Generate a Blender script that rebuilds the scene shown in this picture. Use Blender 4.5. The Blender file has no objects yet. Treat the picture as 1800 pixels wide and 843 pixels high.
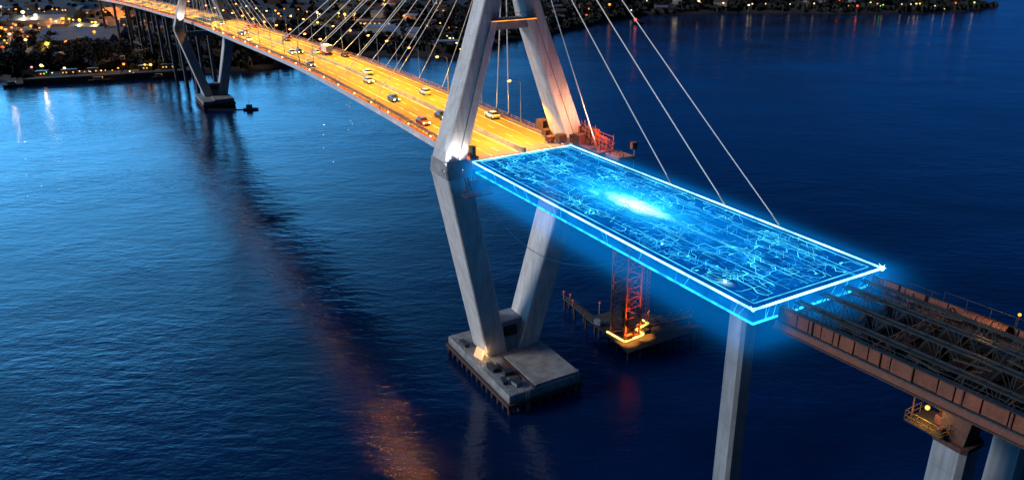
import bpy, bmesh, math, random
from mathutils import Vector, Matrix
random.seed(7)
PI = math.pi
scene = bpy.context.scene
COL = scene.collection
YAW = math.radians(28.89)
OX, OY = 0.0, 137.6
EX, EY = math.sin(YAW), -math.cos(YAW)
NX, NY = math.cos(YAW), math.sin(YAW)

def ws(s, t, z=0.0):
    return (OX + EX*s + NX*t, OY + EY*s + NY*t, z)

# ------------------------------------------------------------------ materials
def nodes_of(m):
    m.use_nodes = True
    nt = m.node_tree
    for n in list(nt.nodes):
        nt.nodes.remove(n)
    return nt

def mat(name, col, rough=0.7, metal=0.0, var=0.35, scale=1.0, bump=0.3, col2=None, stretch=(1, 1, 1), emit=None, estr=0.0, fine=6.0, lines=None, streak=False, tide=False):
    m = bpy.data.materials.new(name)
    nt = nodes_of(m); N = nt.nodes; L = nt.links
    out = N.new('ShaderNodeOutputMaterial'); p = N.new('ShaderNodeBsdfPrincipled')
    L.new(p.outputs[0], out.inputs[0])
    tc = N.new('ShaderNodeTexCoord'); mp = N.new('ShaderNodeMapping'); mp.inputs['Scale'].default_value = stretch
    L.new(tc.outputs['Object'], mp.inputs[0])
    n1 = N.new('ShaderNodeTexNoise'); n1.inputs['Scale'].default_value = scale; n1.inputs['Detail'].default_value = 8
    n1.inputs['Roughness'].default_value = .65
    L.new(mp.outputs[0], n1.inputs['Vector'])
    n2 = N.new('ShaderNodeTexNoise'); n2.inputs['Scale'].default_value = scale*fine; n2.inputs['Detail'].default_value = 5
    L.new(mp.outputs[0], n2.inputs['Vector'])
    cr = N.new('ShaderNodeValToRGB')
    c2 = col2 if col2 else tuple(c*(1-var) for c in col)
    cr.color_ramp.elements[0].position = .3; cr.color_ramp.elements[0].color = (*c2, 1)
    cr.color_ramp.elements[1].position = .7; cr.color_ramp.elements[1].color = (*col, 1)
    L.new(n1.outputs[0], cr.inputs[0])
    mx = N.new('ShaderNodeMix'); mx.data_type = 'RGBA'; mx.blend_type = 'MULTIPLY'
    mx.inputs[0].default_value = .5*min(1, var*2)
    L.new(cr.outputs[0], mx.inputs[6]); L.new(n2.outputs[0], mx.inputs[7])
    last = mx.outputs[2]
    if lines:
        sx = N.new('ShaderNodeSeparateXYZ'); L.new(tc.outputs['Object'], sx.inputs[0])
        md = N.new('ShaderNodeMath'); md.operation = 'PINGPONG'; md.inputs[1].default_value = lines/2
        L.new(sx.outputs[2], md.inputs[0])
        lt = N.new('ShaderNodeMath'); lt.operation = 'LESS_THAN'; lt.inputs[1].default_value = .045
        L.new(md.outputs[0], lt.inputs[0])
        m3 = N.new('ShaderNodeMix'); m3.data_type = 'RGBA'; m3.blend_type = 'MULTIPLY'
        m3.inputs[7].default_value = (.80, .80, .82, 1)
        L.new(lt.outputs[0], m3.inputs[0]); L.new(last, m3.inputs[6]); last = m3.outputs[2]
    if streak:
        m4 = N.new('ShaderNodeMapping'); m4.inputs['Scale'].default_value = (1.6, 1.6, .055); L.new(tc.outputs['Object'], m4.inputs[0])
        n4 = N.new('ShaderNodeTexNoise'); n4.inputs['Scale'].default_value = .9; n4.inputs['Detail'].default_value = 6; L.new(m4.outputs[0], n4.inputs['Vector'])
        r4 = N.new('ShaderNodeValToRGB'); r4.color_ramp.elements[0].position = .36; r4.color_ramp.elements[0].color = (.50, .48, .45, 1)
        r4.color_ramp.elements[1].position = .56; r4.color_ramp.elements[1].color = (1, 1, 1, 1); L.new(n4.outputs[0], r4.inputs[0])
        m5 = N.new('ShaderNodeMix'); m5.data_type = 'RGBA'; m5.blend_type = 'MULTIPLY'; m5.inputs[0].default_value = .42
        L.new(last, m5.inputs[6]); L.new(r4.outputs[0], m5.inputs[7]); last = m5.outputs[2]
    if tide:
        s5 = N.new('ShaderNodeSeparateXYZ'); L.new(tc.outputs['Object'], s5.inputs[0])
        t5 = N.new('ShaderNodeMapRange'); t5.inputs[1].default_value = 1.6; t5.inputs[2].default_value = 3.0; t5.inputs[3].default_value = .22; t5.inputs[4].default_value = 1; L.new(s5.outputs[2], t5.inputs[0])
        m6 = N.new('ShaderNodeMix'); m6.data_type = 'RGBA'; m6.blend_type = 'MULTIPLY'; m6.inputs[0].default_value = 1
        L.new(last, m6.inputs[6]); L.new(t5.outputs[0], m6.inputs[7]); last = m6.outputs[2]
    L.new(last, p.inputs['Base Color'])
    p.inputs['Roughness'].default_value = rough; p.inputs['Metallic'].default_value = metal
    if bump:
        b = N.new('ShaderNodeBump'); b.inputs['Strength'].default_value = bump; b.inputs['Distance'].default_value = .1
        L.new(n2.outputs[0], b.inputs['Height']); L.new(b.outputs[0], p.inputs['Normal'])
    if emit:
        p.inputs['Emission Color'].default_value = (*emit, 1); p.inputs['Emission Strength'].default_value = estr
    return m

def emis(name, col, st, flick=0.0):
    m = bpy.data.materials.new(name); nt = nodes_of(m); N = nt.nodes; L = nt.links
    out = N.new('ShaderNodeOutputMaterial'); e = N.new('ShaderNodeEmission')
    e.inputs[0].default_value = (*col, 1); e.inputs[1].default_value = st
    if flick:
        tc = N.new('ShaderNodeTexCoord'); n = N.new('ShaderNodeTexNoise'); n.inputs['Scale'].default_value = flick
        n.inputs['Detail'].default_value = 3
        L.new(tc.outputs['Object'], n.inputs['Vector'])
        mr = N.new('ShaderNodeMapRange'); mr.inputs[1].default_value = .35; mr.inputs[2].default_value = .7
        mr.inputs[3].default_value = st*.35; mr.inputs[4].default_value = st*1.4
        L.new(n.outputs[0], mr.inputs[0]); L.new(mr.outputs[0], e.inputs[1])
    L.new(e.outputs[0], out.inputs[0])
    return m

M = {}
M['concrete'] = mat('concrete', (.64, .62, .60), .8, var=.28, scale=.25, bump=.35, stretch=(1, 1, .35), lines=3.8, streak=True)
M['concrete_cap'] = mat('concrete_cap', (.36, .37, .36), .85, var=.6, scale=.45, bump=.6, tide=True)
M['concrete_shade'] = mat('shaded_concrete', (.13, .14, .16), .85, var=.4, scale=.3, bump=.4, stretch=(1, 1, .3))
M['concrete_dark'] = mat('concrete_weathered', (.30, .33, .36), .85, var=.4, scale=.3, bump=.4, stretch=(1, 1, .3), lines=4.2, streak=True, tide=True)
M['fascia'] = mat('fascia_concrete', (.62, .62, .64), .7, var=.3, scale=.3, bump=.2)
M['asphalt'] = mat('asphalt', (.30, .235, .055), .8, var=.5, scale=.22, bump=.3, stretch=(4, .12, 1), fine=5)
M['paint'] = mat('road_paint', (.8, .78, .7), .6, var=.25, scale=1.5, bump=0)
M['rail'] = mat('rail_steel', (.35, .20, .13), .5, metal=.3, var=.4, scale=1.0, bump=.1)
M['galv'] = mat('galvanised_steel', (.42, .44, .46), .45, metal=.6, var=.3, scale=1.5, bump=.1)
M['cable'] = mat('cable_sheath', (.85, .83, .78), .45, var=.1, scale=1, bump=0, emit=(1, .82, .6), estr=.06)  # slight glow added to imitate road light on the cables
M['light_trail'] = emis('traffic_trail_glow', (1, .64, .10), 3.0, flick=.2)
M['glint_bulb'] = emis('glint_bulb', (1, .55, .2), 6)
M['edge_red'] = emis('red_edge_glow', (1, .14, .012), 1.5, flick=.5)
M['rust'] = mat('rusted_steel', (.17, .055, .03), .75, var=.55, scale=.9, bump=.5, col2=(.10, .035, .025), stretch=(1, 1, .5))
M['rust_panel'] = mat('rust_primer_panel', (.235, .068, .032), .75, var=.7, scale=.7, bump=.5, col2=(.11, .04, .025), stretch=(1, 1, .5), streak=True)
M['rust_dark'] = mat('dark_rust', (.09, .04, .03), .8, var=.6, scale=1.5, bump=.5)
M['steel_blue'] = mat('painted_truss_steel', (.032, .052, .062), .5, metal=.3, var=.5, scale=1.2, bump=.2)
M['steel_light'] = mat('bare_steel', (.07, .085, .10), .45, metal=.4, var=.5, scale=1.5, bump=.2)
M['black'] = mat('dark_void', (.012, .012, .014), .9, var=.3, scale=1, bump=.2)
M['timber'] = mat('wet_timber', (.075, .055, .045), .8, var=.6, scale=1.2, bump=.6)
M['tarp'] = mat('tarpaulin', (.30, .34, .40), .55, var=.5, scale=1.2, bump=.6)
M['orange_steel'] = mat('orange_painted_steel', (.60, .13, .03), .55, var=.5, scale=1.0, bump=.2)
M['land'] = mat('shore_ground', (.024, .022, .030), .95, var=.7, scale=.02, bump=.6, col2=(.007, .009, .012), fine=14)
M['soil'] = mat('quay_pavement', (.06, .06, .065), .9, var=.5, scale=.05, bump=.3)
M['road_land'] = mat('shore_road_asphalt', (.16, .11, .07), .85, var=.4, scale=.1, bump=.2)
M['roof_blue'] = mat('sheet_metal_roof', (.17, .21, .29), .5, var=.45, scale=.08, bump=.3, stretch=(1, 4, 1))
M['roof_red'] = mat('tiled_roof', (.12, .06, .05), .8, var=.5, scale=.6, bump=.4)
M['wall_pale'] = mat('rendered_wall', (.26, .25, .25), .85, var=.3, scale=.3, bump=.1)
M['wall_warm'] = mat('brick_wall', (.20, .12, .08), .85, var=.4, scale=.4, bump=.1)
M['leaf'] = mat('foliage_dark', (.014, .020, .017), .9, var=.6, scale=.6, bump=0)
M['bark'] = mat('bark', (.05, .04, .03), .9, var=.4, scale=2, bump=.4)
M['glass'] = mat('car_glass', (.02, .025, .03), .1, var=.1, scale=1, bump=0)
M['tyre'] = mat('tyre_rubber', (.02, .02, .02), .8, var=.2, scale=4, bump=0)
M['rim'] = mat('wheel_rim', (.4, .4, .42), .35, metal=.8, var=.2, scale=4, bump=0)
for nm, c in dict(white=(.75, .75, .73), silver=(.40, .41, .43), black=(.03, .03, .035), red=(.45, .03, .02), blue=(.04, .10, .28)).items():
    M['car_' + nm] = mat('car_paint_' + nm, c, .28, metal=.2, var=.08, scale=2, bump=0)
M['head'] = emis('headlight_glow', (1, .86, .55), 14)
M['tail'] = emis('taillight_glow', (1, .08, .02), 9)
M['lamp_o'] = emis('sodium_lamp', (1, .33, .035), 2.4)
M['lamp_y'] = emis('yellow_lamp', (1, .62, .08), 2.4)
M['lamp_w'] = emis('warm_white_lamp', (1, .74, .42), 2.4)
M['lamp_r'] = emis('red_lamp', (1, .10, .02), 2.2)
M['lamp_g'] = emis('green_lamp', (.12, 1, .10), 1.4)
M['lamp_p'] = emis('pink_lamp', (1, .30, .5), 1.8)
M['lamp_deck'] = emis('deck_lamp', (1, .30, .05), 9)
M['strip'] = emis('parapet_strip_light', (1, .30, .03), 2.6, flick=.35)
M['strip_y'] = emis('work_strip_light', (1, .62, .12), 6, flick=1.2)
M['win'] = emis('lit_window', (1, .45, .10), 1.1)
M['win_c'] = emis('cool_lit_window', (.55, .7, 1), .5)
M['rim_core'] = emis('blue_edge_core', (.26, .82, 1.0), 4.6, flick=.25)
M['trace_dim'] = emis('dim_blue_trace', (.01, .34, .95), 1.4, flick=.3)
M['rim_low'] = emis('blue_lower_edge', (.02, .50, 1.0), 2.2, flick=.6)
M['trace'] = emis('blue_circuit_trace', (.06, .70, 1.0), 2.4, flick=.35)
M['trace_lane'] = emis('blue_lane_trace', (.06, .62, 1.0), 1.7, flick=.25)

# ------------------------------------------------------------------ mesh builder (thing-local coordinates)
class MB:
    def __init__(self): self.v = []; self.f = []
    def poly(self, pts, faces):
        b = len(self.v); self.v += [tuple(p) for p in pts]; self.f += [tuple(i+b for i in f) for f in faces]; return self
    def box(self, x0, x1, y0, y1, z0, z1):
        return self.loft([(x0, y0, z0), (x1, y0, z0), (x1, y1, z0), (x0, y1, z0)], [(x0, y0, z1), (x1, y0, z1), (x1, y1, z1), (x0, y1, z1)])
    def loft(self, a, b, caps=True):
        n = len(a); f = [(i, (i+1) % n, n+(i+1) % n, n+i) for i in range(n)]
        if caps: f += [tuple(reversed(range(n))), tuple(range(n, 2*n))]
        return self.poly(list(a)+list(b), f)
    def rect(self, cx, cy, z, hx, hy, ch=0.0):
        if ch:
            return [(cx-hx+ch, cy-hy, z), (cx+hx-ch, cy-hy, z), (cx+hx, cy-hy+ch, z), (cx+hx, cy+hy-ch, z), (cx+hx-ch, cy+hy, z), (cx-hx+ch, cy+hy, z), (cx-hx, cy+hy-ch, z), (cx-hx, cy-hy+ch, z)]
        return [(cx-hx, cy-hy, z), (cx+hx, cy-hy, z), (cx+hx, cy+hy, z), (cx-hx, cy+hy, z)]
    def leg(self, a, b, ha, hb, ch=.0):
        return self.loft(self.rect(*a, *ha, ch), self.rect(*b, *hb, ch))
    def bar(self, p, q, w, h=None):
        h = h or w; p = Vector(p); q = Vector(q); d = q-p
        if d.length < 1e-6: return self
        d.normalize(); up = Vector((0, 0, 1)) if abs(d.z) < .95 else Vector((0, 1, 0))
        s = d.cross(up).normalized()*w/2; u = s.cross(d).normalized()*h/2
        return self.loft([p-s-u, p+s-u, p+s+u, p-s+u], [q-s-u, q+s-u, q+s+u, q-s+u])
    def tube(self, p, q, r, n=8, r2=None):
        p = Vector(p); q = Vector(q); d = (q-p).normalized(); r2 = r if r2 is None else r2
        up = Vector((0, 0, 1)) if abs(d.z) < .95 else Vector((0, 1, 0))
        s = d.cross(up).normalized(); u = s.cross(d).normalized()
        A = [p+(s*math.cos(2*PI*i/n)+u*math.sin(2*PI*i/n))*r for i in range(n)]
        B = [q+(s*math.cos(2*PI*i/n)+u*math.sin(2*PI*i/n))*r2 for i in range(n)]
        return self.loft(A, B)
    def ball(self, c, r, n=8, m=6, sz=1.0):
        pts = []; f = []
        for j in range(m+1):
            a = PI*j/m
            for i in range(n):
                b = 2*PI*i/n; pts.append((c[0]+r*math.sin(a)*math.cos(b), c[1]+r*math.sin(a)*math.sin(b), c[2]+r*sz*math.cos(a)))
        for j in range(m):
            for i in range(n):
                f.append((j*n+i, (j+1)*n+i, (j+1)*n+(i+1) % n, j*n+(i+1) % n))
        return self.poly(pts, f)
    def build(self, name, m, parent=None, bevel=0.0, loc=None, rz=0.0, smooth=False):
        me = bpy.data.meshes.new(name); me.from_pydata(self.v, [], self.f); me.validate()
        bm = bmesh.new(); bm.from_mesh(me)
        bmesh.ops.recalc_face_normals(bm, faces=bm.faces)
        if bevel:
            es = [e for e in bm.edges if len(e.link_faces) == 2 and e.calc_face_angle(0) > .5]
            bmesh.ops.bevel(bm, geom=es, offset=bevel, segments=1, affect='EDGES')
        bm.to_mesh(me); bm.free()
        if smooth:
            for p in me.polygons: p.use_smooth = True
        me.materials.append(m)
        o = bpy.data.objects.new(name, me); COL.objects.link(o)
        if parent: o.parent = parent
        if loc: o.location = loc
        if rz: o.rotation_euler = (0, 0, rz)
        return o

def tag(o, label=None, cat=None, group=None, kind=None):
    if label: o['label'] = label
    if cat: o['category'] = cat
    if group: o['group'] = group
    if kind: o['kind'] = kind
    return o
def thing(name, label, cat, loc=(0, 0, 0), rz=0.0, group=None):
    o = bpy.data.objects.new(name, None); COL.objects.link(o); o.location = loc; o.rotation_euler = (0, 0, rz)
    o.empty_display_size = .5
    return tag(o, label, cat, group)
def dup(root, loc, rz=0.0, label=None, group=None, scale=None):
    def cp(o, par):
        c = o.copy(); COL.objects.link(c)
        if par: c.parent = par
        for ch in [x for x in KIDS.get(o.name, [])]: cp(ch, c)
        return c
    c = cp(root, None); c.location = loc; c.rotation_euler = (0, 0, rz)
    if scale: c.scale = (scale,)*3
    if label: c['label'] = label
    if group: c['group'] = group
    return c
KIDS = {}
def reg(root):
    def go(o):
        KIDS[o.name] = list(o.children)
        for ch in o.children: go(ch)
    bpy.context.view_layer.update()
    go(root); return root

# ------------------------------------------------------------------ camera
cam = bpy.data.cameras.new('camera'); camo = bpy.data.objects.new('camera', cam); COL.objects.link(camo)
cam.sensor_width = 36; cam.lens = 1342/1800*36; cam.clip_end = 20000; cam.clip_start = .5
pit = math.radians(21.87); rol = math.radians(-.99)
# image axes: forward, right, up
fw = Vector((0, math.cos(pit), -math.sin(pit))); up0 = Vector((0, math.sin(pit), math.cos(pit))); rt0 = Vector((1, 0, 0))
rt = rt0*math.cos(rol) + up0*math.sin(rol); up = up0*math.cos(rol) - rt0*math.sin(rol)
camo.matrix_world = Matrix(((rt.x, up.x, -fw.x, 0), (rt.y, up.y, -fw.y, 0), (rt.z, up.z, -fw.z, 84.6), (0, 0, 0, 1)))
scene.camera = camo

# ------------------------------------------------------------------ world and sun
w = bpy.data.worlds.new('World'); scene.world = w; w.use_nodes = True
nt = w.node_tree; N = nt.nodes; L = nt.links
for n in list(N): N.remove(n)
wo = N.new('ShaderNodeOutputWorld'); bg = N.new('ShaderNodeBackground'); bg2 = N.new('ShaderNodeBackground'); add = N.new('ShaderNodeAddShader')
sky = N.new('ShaderNodeTexSky'); sky.sky_type = 'NISHITA'; sky.sun_disc = False
sky.sun_elevation = math.radians(24); sky.sun_rotation = math.radians(262)
L.new(sky.outputs[0], bg.inputs[0]); bg.inputs[1].default_value = .0015
tc = N.new('ShaderNodeTexCoord'); sx = N.new('ShaderNodeSeparateXYZ'); L.new(tc.outputs['Generated'], sx.inputs[0])
def mr(src, a, b, c=0., d=1.):
    n = N.new('ShaderNodeMapRange'); n.interpolation_type = 'SMOOTHSTEP'
    n.inputs[1].default_value = a; n.inputs[2].default_value = b; n.inputs[3].default_value = c; n.inputs[4].default_value = d
    L.new(src, n.inputs[0]); return n.outputs[0]
lf = mr(sx.outputs[0], .18, -.66)
el = mr(sx.outputs[2], .10, .66)
def mixc(f, a, b):
    n = N.new('ShaderNodeMix'); n.data_type = 'RGBA'; L.new(f, n.inputs[0])
    for k, c in ((6, a), (7, b)):
        if isinstance(c, tuple): n.inputs[k].default_value = (*c, 1)
        else: L.new(c, n.inputs[k])
    return n.outputs[2]
low = mixc(lf, (.002, .075, .33), (.36, 1.85, 3.9))
high = mixc(lf, (.0008, .008, .05), (.006, .065, .29))
cc = mixc(el, low, high)
L.new(cc, bg2.inputs[0]); L.new(mr(sx.outputs[1], -.3, .35, .12, 1.0), bg2.inputs[1])
L.new(bg.outputs[0], add.inputs[0]); L.new(bg2.outputs[0], add.inputs[1]); L.new(add.outputs[0], wo.inputs[0])
sl = bpy.data.lights.new('sun', 'SUN'); so = bpy.data.objects.new('sun', sl); COL.objects.link(so)
sl.energy = 2.5; sl.angle = math.radians(18); sl.color = (1, .95, .90)
sd = Vector((math.sin(math.radians(262))*math.cos(math.radians(24)), math.cos(math.radians(262))*math.cos(math.radians(24)), math.sin(math.radians(24))))
so.rotation_euler = sd.to_track_quat('Z', 'Y').to_euler()
so.location = (-300, 0, 200)

def lamp(name, kind, loc, power, col, radius=.3, aim=None, spot=None, parent=None):
    l = bpy.data.lights.new(name, kind); l.energy = power; l.color = col; l.shadow_soft_size = radius
    o = bpy.data.objects.new(name, l); COL.objects.link(o); o.location = loc
    if kind == 'SPOT': l.spot_size = spot or 2.4; l.spot_blend = .6
    if aim is not None: o.rotation_euler = Vector(aim).to_track_quat('-Z', 'Y').to_euler()
    return o

# ------------------------------------------------------------------ water
def water():
    m = bpy.data.materials.new('sea_water'); nt = nodes_of(m); N = nt.nodes; L = nt.links
    out = N.new('ShaderNodeOutputMaterial'); p = N.new('ShaderNodeBsdfPrincipled'); L.new(p.outputs[0], out.inputs[0])
    p.inputs['IOR'].default_value = 1.42
    tc = N.new('ShaderNodeTexCoord')
    def noise(scale, st, rot, det=3, dist=0.):
        mp = N.new('ShaderNodeMapping'); mp.inputs['Scale'].default_value = st; mp.inputs['Rotation'].default_value = (0, 0, rot)
        L.new(tc.outputs['Object'], mp.inputs[0])
        n = N.new('ShaderNodeTexNoise'); n.inputs['Scale'].default_value = scale; n.inputs['Detail'].default_value = det
        n.inputs['Distortion'].default_value = dist
        L.new(mp.outputs[0], n.inputs['Vector']); return n.outputs[0]
    big = noise(.012, (1, 1.6, 1), .6, 4, .4)
    a = noise(.16, (1, 2.6, 1), .5, 3, .5)
    b = noise(.62, (1, 2.0, 1), .1, 4, .3)
    c = noise(1.9, (1, 1.5, 1), -.3, 3)
    def math2(op, x, y):
        n = N.new('ShaderNodeMath'); n.operation = op
        for k, v in ((0, x), (1, y)):
            if isinstance(v, (int, float)): n.inputs[k].default_value = v
            else: L.new(v, n.inputs[k])
        return n.outputs[0]
    sw = noise(.028, (1, 1.8, 1), .75, 3, .8); a = math2('ADD', a, math2('MULTIPLY', sw, 1.7))
    h = math2('ADD', math2('MULTIPLY', a, 1.1), math2('ADD', math2('MULTIPLY', b, .42), math2('MULTIPLY', c, .10)))
    amp = N.new('ShaderNodeMapRange'); amp.inputs[1].default_value = .3; amp.inputs[2].default_value = .7
    amp.inputs[3].default_value = .30; amp.inputs[4].default_value = 1.35; L.new(big, amp.inputs[0])
    bp = N.new('ShaderNodeBump'); bp.inputs['Distance'].default_value = .21
    L.new(math2('MULTIPLY', h, amp.outputs[0]), bp.inputs['Height']); bp.inputs['Strength'].default_value = .85
    L.new(bp.outputs[0], p.inputs['Normal'])
    cr = N.new('ShaderNodeValToRGB'); cr.color_ramp.elements[0].color = (.0003, .006, .030, 1); cr.color_ramp.elements[1].color = (.0005, .016, .075, 1)
    cr.color_ramp.elements[0].position = .35; cr.color_ramp.elements[1].position = .65
    rg = N.new('ShaderNodeMapRange'); rg.inputs[1].default_value = .3; rg.inputs[2].default_value = .7; rg.inputs[3].default_value = .04; rg.inputs[4].default_value = .17
    L.new(noise(.02, (1, 2.6, 1), .9, 5, .6), rg.inputs[0]); L.new(rg.outputs[0], p.inputs['Roughness'])
    L.new(big, cr.inputs[0]); L.new(cr.outputs[0], p.inputs['Base Color'])
    mb = MB(); mb.poly([(-9000, -500, 0), (9000, -500, 0), (9000, 12000, 0), (-9000, 12000, 0)], [(0, 1, 2, 3)])
    o = mb.build('water', m); tag(o, 'dark blue sea strait rippled by wind at dusk', 'water', kind='structure')
water()
# ---------------- terrain
from math import sin, cos
SH=[(-1600,560),(-700,540),(-420,520),(-338,512),(-306,489),(-300,490),(-275,498),(-238,507),(-214,513),(-163,534),(-131,590),(-112,592),(-53,579),(-27,577),(-4,653),(36,697),(95,790),(146,850),(252,862),(362,834),(440,830),(487,839),(524,856),(560,905)]
def shoreY(X):
    for (a,b),(c,d) in zip(SH,SH[1:]):
        if X<=c: return b+(d-b)*(X-a)/(c-a)
    return SH[-1][1]
def sm(v): v=max(0,min(1,v)); return v*v*(3-2*v)
def H(X,Y):
    d=Y-shoreY(X)
    if d<0: return -1
    hl=3.0*sm(d/5)+16*sm((d-150)/300)+70*sm((d-420)/600)
    hr=3.0*sm(d/6)+75*sm(d/320)
    k=sm((X-20)/120)
    h=hl*(1-k)+hr*k
    h+= (sin(X*.021+1.3)*cos(Y*.017)+.6*sin(X*.047+Y*.031))*1.8*sm((d-60)/120)*(1+2*k)
    h*= .06+.94*sm((560-X)/140)
    return h
LAMPS = [('o', -493.9, 840.1, 1.28), ('o', -489.5, 840.8, 0.89), ('o', -481.2, 842.0, 1.27), ('o', -474.9, 839.1, 1.26), ('o', -467.5, 836.3, 1.25), ('o', -464.6, 836.5, 1.25), ('o', -515.9, 835.9, 1.54), ('w', -541.6, 852.7, 1.59), ('o', -421.6, 829.3, 1.46), ('o', -417.5, 825.6, 1.21), ('w', -478.4, 785.2, 2.65), ('w', -467.5, 786.6, 2.4), ('y', -455.9, 782.6, 1.19), ('o', -448.3, 777.7, 1.76), ('w', -440.7, 772.7, 1.75), ('o', -429.3, 764.6, 2.76), ('y', -433.4, 783.3, 1.64), ('y', -429.6, 783.5, 1.4), ('y', -406.4, 751.8, 2.24), ('y', -403.9, 768.9, 1.48), ('y', -389.8, 748.0, 1.99), ('w', -373.3, 715.3, 1.9), ('o', -359.5, 684.5, 2.23), ('o', -463.3, 722.5, 2.25), ('o', -457.1, 718.3, 2.23), ('o', -462.5, 736.3, 1.48), ('o', -459.7, 738.8, 1.82), ('o', -451.6, 732.2, 1.35), ('o', -444.3, 728.5, 1.34), ('o', -439.5, 728.4, 1.78), ('o', -442.1, 745.4, 1.36), ('o', -437.8, 742.4, 1.13), ('o', -423.9, 729.5, 1.66), ('w', -434.2, 686.1, 1.92), ('o', -417.6, 651.0, 1.42), ('o', -436.8, 676.5, 1.37), ('o', -408.1, 638.4, 1.19), ('w', -392.1, 638.2, 1.77), ('y', -373.3, 636.8, 1.26), ('w', -358.7, 608.0, 1.67), ('y', -341.6, 580.3, 2.3), ('r', -377.5, 584.4, 1.83), ('p', -350.9, 610.6, 1.2), ('o', -351.7, 623.8, 1.6), ('o', -344.9, 631.6, 1.7), ('w', -342.4, 635.7, 0.76), ('p', -313.1, 508.8, 1.1), ('g', -316.6, 523.0, 0.96), ('w', -301.9, 501.1, 1.69), ('y', -311.0, 517.7, 1.19), ('g', -297.9, 498.3, 0.69), ('w', -294.8, 499.2, 0.69), ('w', -287.6, 501.6, 1.22), ('w', -280.7, 505.8, 0.61), ('w', -266.6, 506.0, 0.75), ('o', -260.7, 508.7, 0.6), ('o', -257.1, 509.8, 0.9), ('o', -252.6, 509.0, 1.2), ('w', -248.6, 507.2, 0.74), ('w', -246.4, 507.3, 0.59), ('y', -240.4, 512.4, 1.19), ('y', -235.6, 510.2, 1.33), ('g', -282.7, 568.5, 0.92), ('w', -301.8, 642.7, 0.75), ('o', -276.1, 503.4, 0.53), ('w', -273.3, 505.3, 0.45), ('o', -264.2, 506.7, 0.53), ('w', -188.3, 792.8, 1.39), ('w', -184.2, 766.4, 2.07), ('y', -169.0, 791.8, 1.8), ('y', -160.6, 780.0, 1.88), ('o', -153.6, 793.9, 1.91), ('y', -182.4, 871.3, 1.75), ('o', -134.3, 868.0, 1.61), ('o', -104.2, 790.9, 1.57), ('r', -79.2, 756.3, 1.4), ('y', -62.8, 728.2, 1.15), ('r', -46.6, 712.9, 0.94), ('o', -229.8, 785.6, 1.5), ('o', -226.4, 805.2, 1.1), ('o', -211.5, 802.4, 1.3), ('o', -201.5, 796.4, 1.08), ('w', -46.5, 622.2, 1.23), ('w', -50.4, 644.2, 0.85), ('w', -44.3, 628.9, 0.83), ('w', -39.5, 594.8, 1.18), ('y', -36.0, 580.1, 0.92), ('o', -220.2, 768.5, 1.05), ('w', -212.0, 775.2, 0.95), ('w', -140.1, 767.0, 1.02), ('o', -129.6, 753.1, 1.1), ('w', -120.5, 740.0, 0.98), ('o', -133.4, 728.6, 0.97), ('w', -94.6, 674.6, 0.72), ('w', -81.7, 648.5, 0.77), ('w', -73.0, 632.8, 0.67), ('w', -88.4, 627.8, 0.67), ('w', 186.4, 888.8, 3.09), ('w', 190.5, 896.8, 2.4), ('w', 210.9, 879.0, 2.13), ('w', 214.2, 885.5, 1.79), ('w', 221.2, 902.1, 1.82), ('w', 235.5, 869.4, 2.12), ('w', 261.4, 862.1, 2.59), ('w', 265.9, 864.7, 1.78), ('w', 282.2, 870.5, 1.44), ('w', 307.3, 865.4, 1.44), ('w', 329.7, 855.4, 1.68), ('o', 355.3, 872.4, 1.48), ('r', 361.8, 868.1, 1.72), ('y', 362.2, 843.4, 1.2), ('r', 367.3, 833.9, 2.62), ('y', 386.2, 849.8, 1.47), ('y', 390.7, 855.8, 1.48), ('o', 394.8, 848.5, 1.59), ('g', 392.8, 836.4, 1.56), ('y', 396.7, 839.1, 1.21), ('w', 419.3, 845.0, 1.23), ('w', 428.4, 843.7, 1.24), ('y', 430.5, 836.7, 1.85), ('y', 434.1, 836.5, 1.48), ('w', 450.3, 836.0, 1.23), ('w', 460.6, 835.5, 1.0), ('r', 474.2, 840.6, 1.89), ('y', 498.4, 848.2, 1.92), ('w', 156.4, 896.5, 1.43), ('w', 39.3, 844.1, 0.89), ('r', 77.6, 783.5, 1.34), ('o', 105.9, 829.5, 1.97), ('o', 102.2, 834.1, 1.54), ('w', 129.6, 834.7, 1.06), ('w', 40.4, 783.4, 0.93), ('w', 55.3, 795.3, 0.73), ('o', 71.2, 835.1, 0.99)]

# ---------------------------------------------------------------- bridge centre line
CL = [(-80, 0, 48), (5, .2, 48), (50, 1.6, 48), (120, 2.6, 47.7), (225, 1.4, 45.9), (325, -.8, 44.2), (402, -6, 42.8), (495, -13, 41.2), (620, -27, 39.2), (760, -50, 36.5), (950, -92, 32)]
def cr_(u):
    for i in range(len(CL)-1):
        if u <= CL[i+1][0]:
            a = CL[max(i-1, 0)]; b = CL[i]; c = CL[i+1]; d = CL[min(i+2, len(CL)-1)]
            f = (u-b[0])/(c[0]-b[0]); h = c[0]-b[0]; r = []
            for k in (1, 2):
                m0 = (c[k]-a[k])/(c[0]-a[0]) if c[0] != a[0] else 0
                m1 = (d[k]-b[k])/(d[0]-b[0]) if d[0] != b[0] else 0
                f2 = f*f; f3 = f2*f
                r.append((2*f3-3*f2+1)*b[k]+(f3-2*f2+f)*h*m0+(-2*f3+3*f2)*c[k]+(f3-f2)*h*m1)
            return r
    return [CL[-1][1], CL[-1][2]]
def C(u):
    x, z = cr_(u); x1, _ = cr_(u+.5); x0, _ = cr_(u-.5)
    return x, z, x1-x0          # offset, height, slope
def on(u, x, dz=0.0):           # local (x, y, z) on the deck, x from the centre line
    c, z, g = C(u); return (c + x, u - x*g, z+dz)
def wl(p):                      # local frame -> world
    return ws(-p[1], p[0], p[2])
BR = ws(0, 0, 0)
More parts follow.
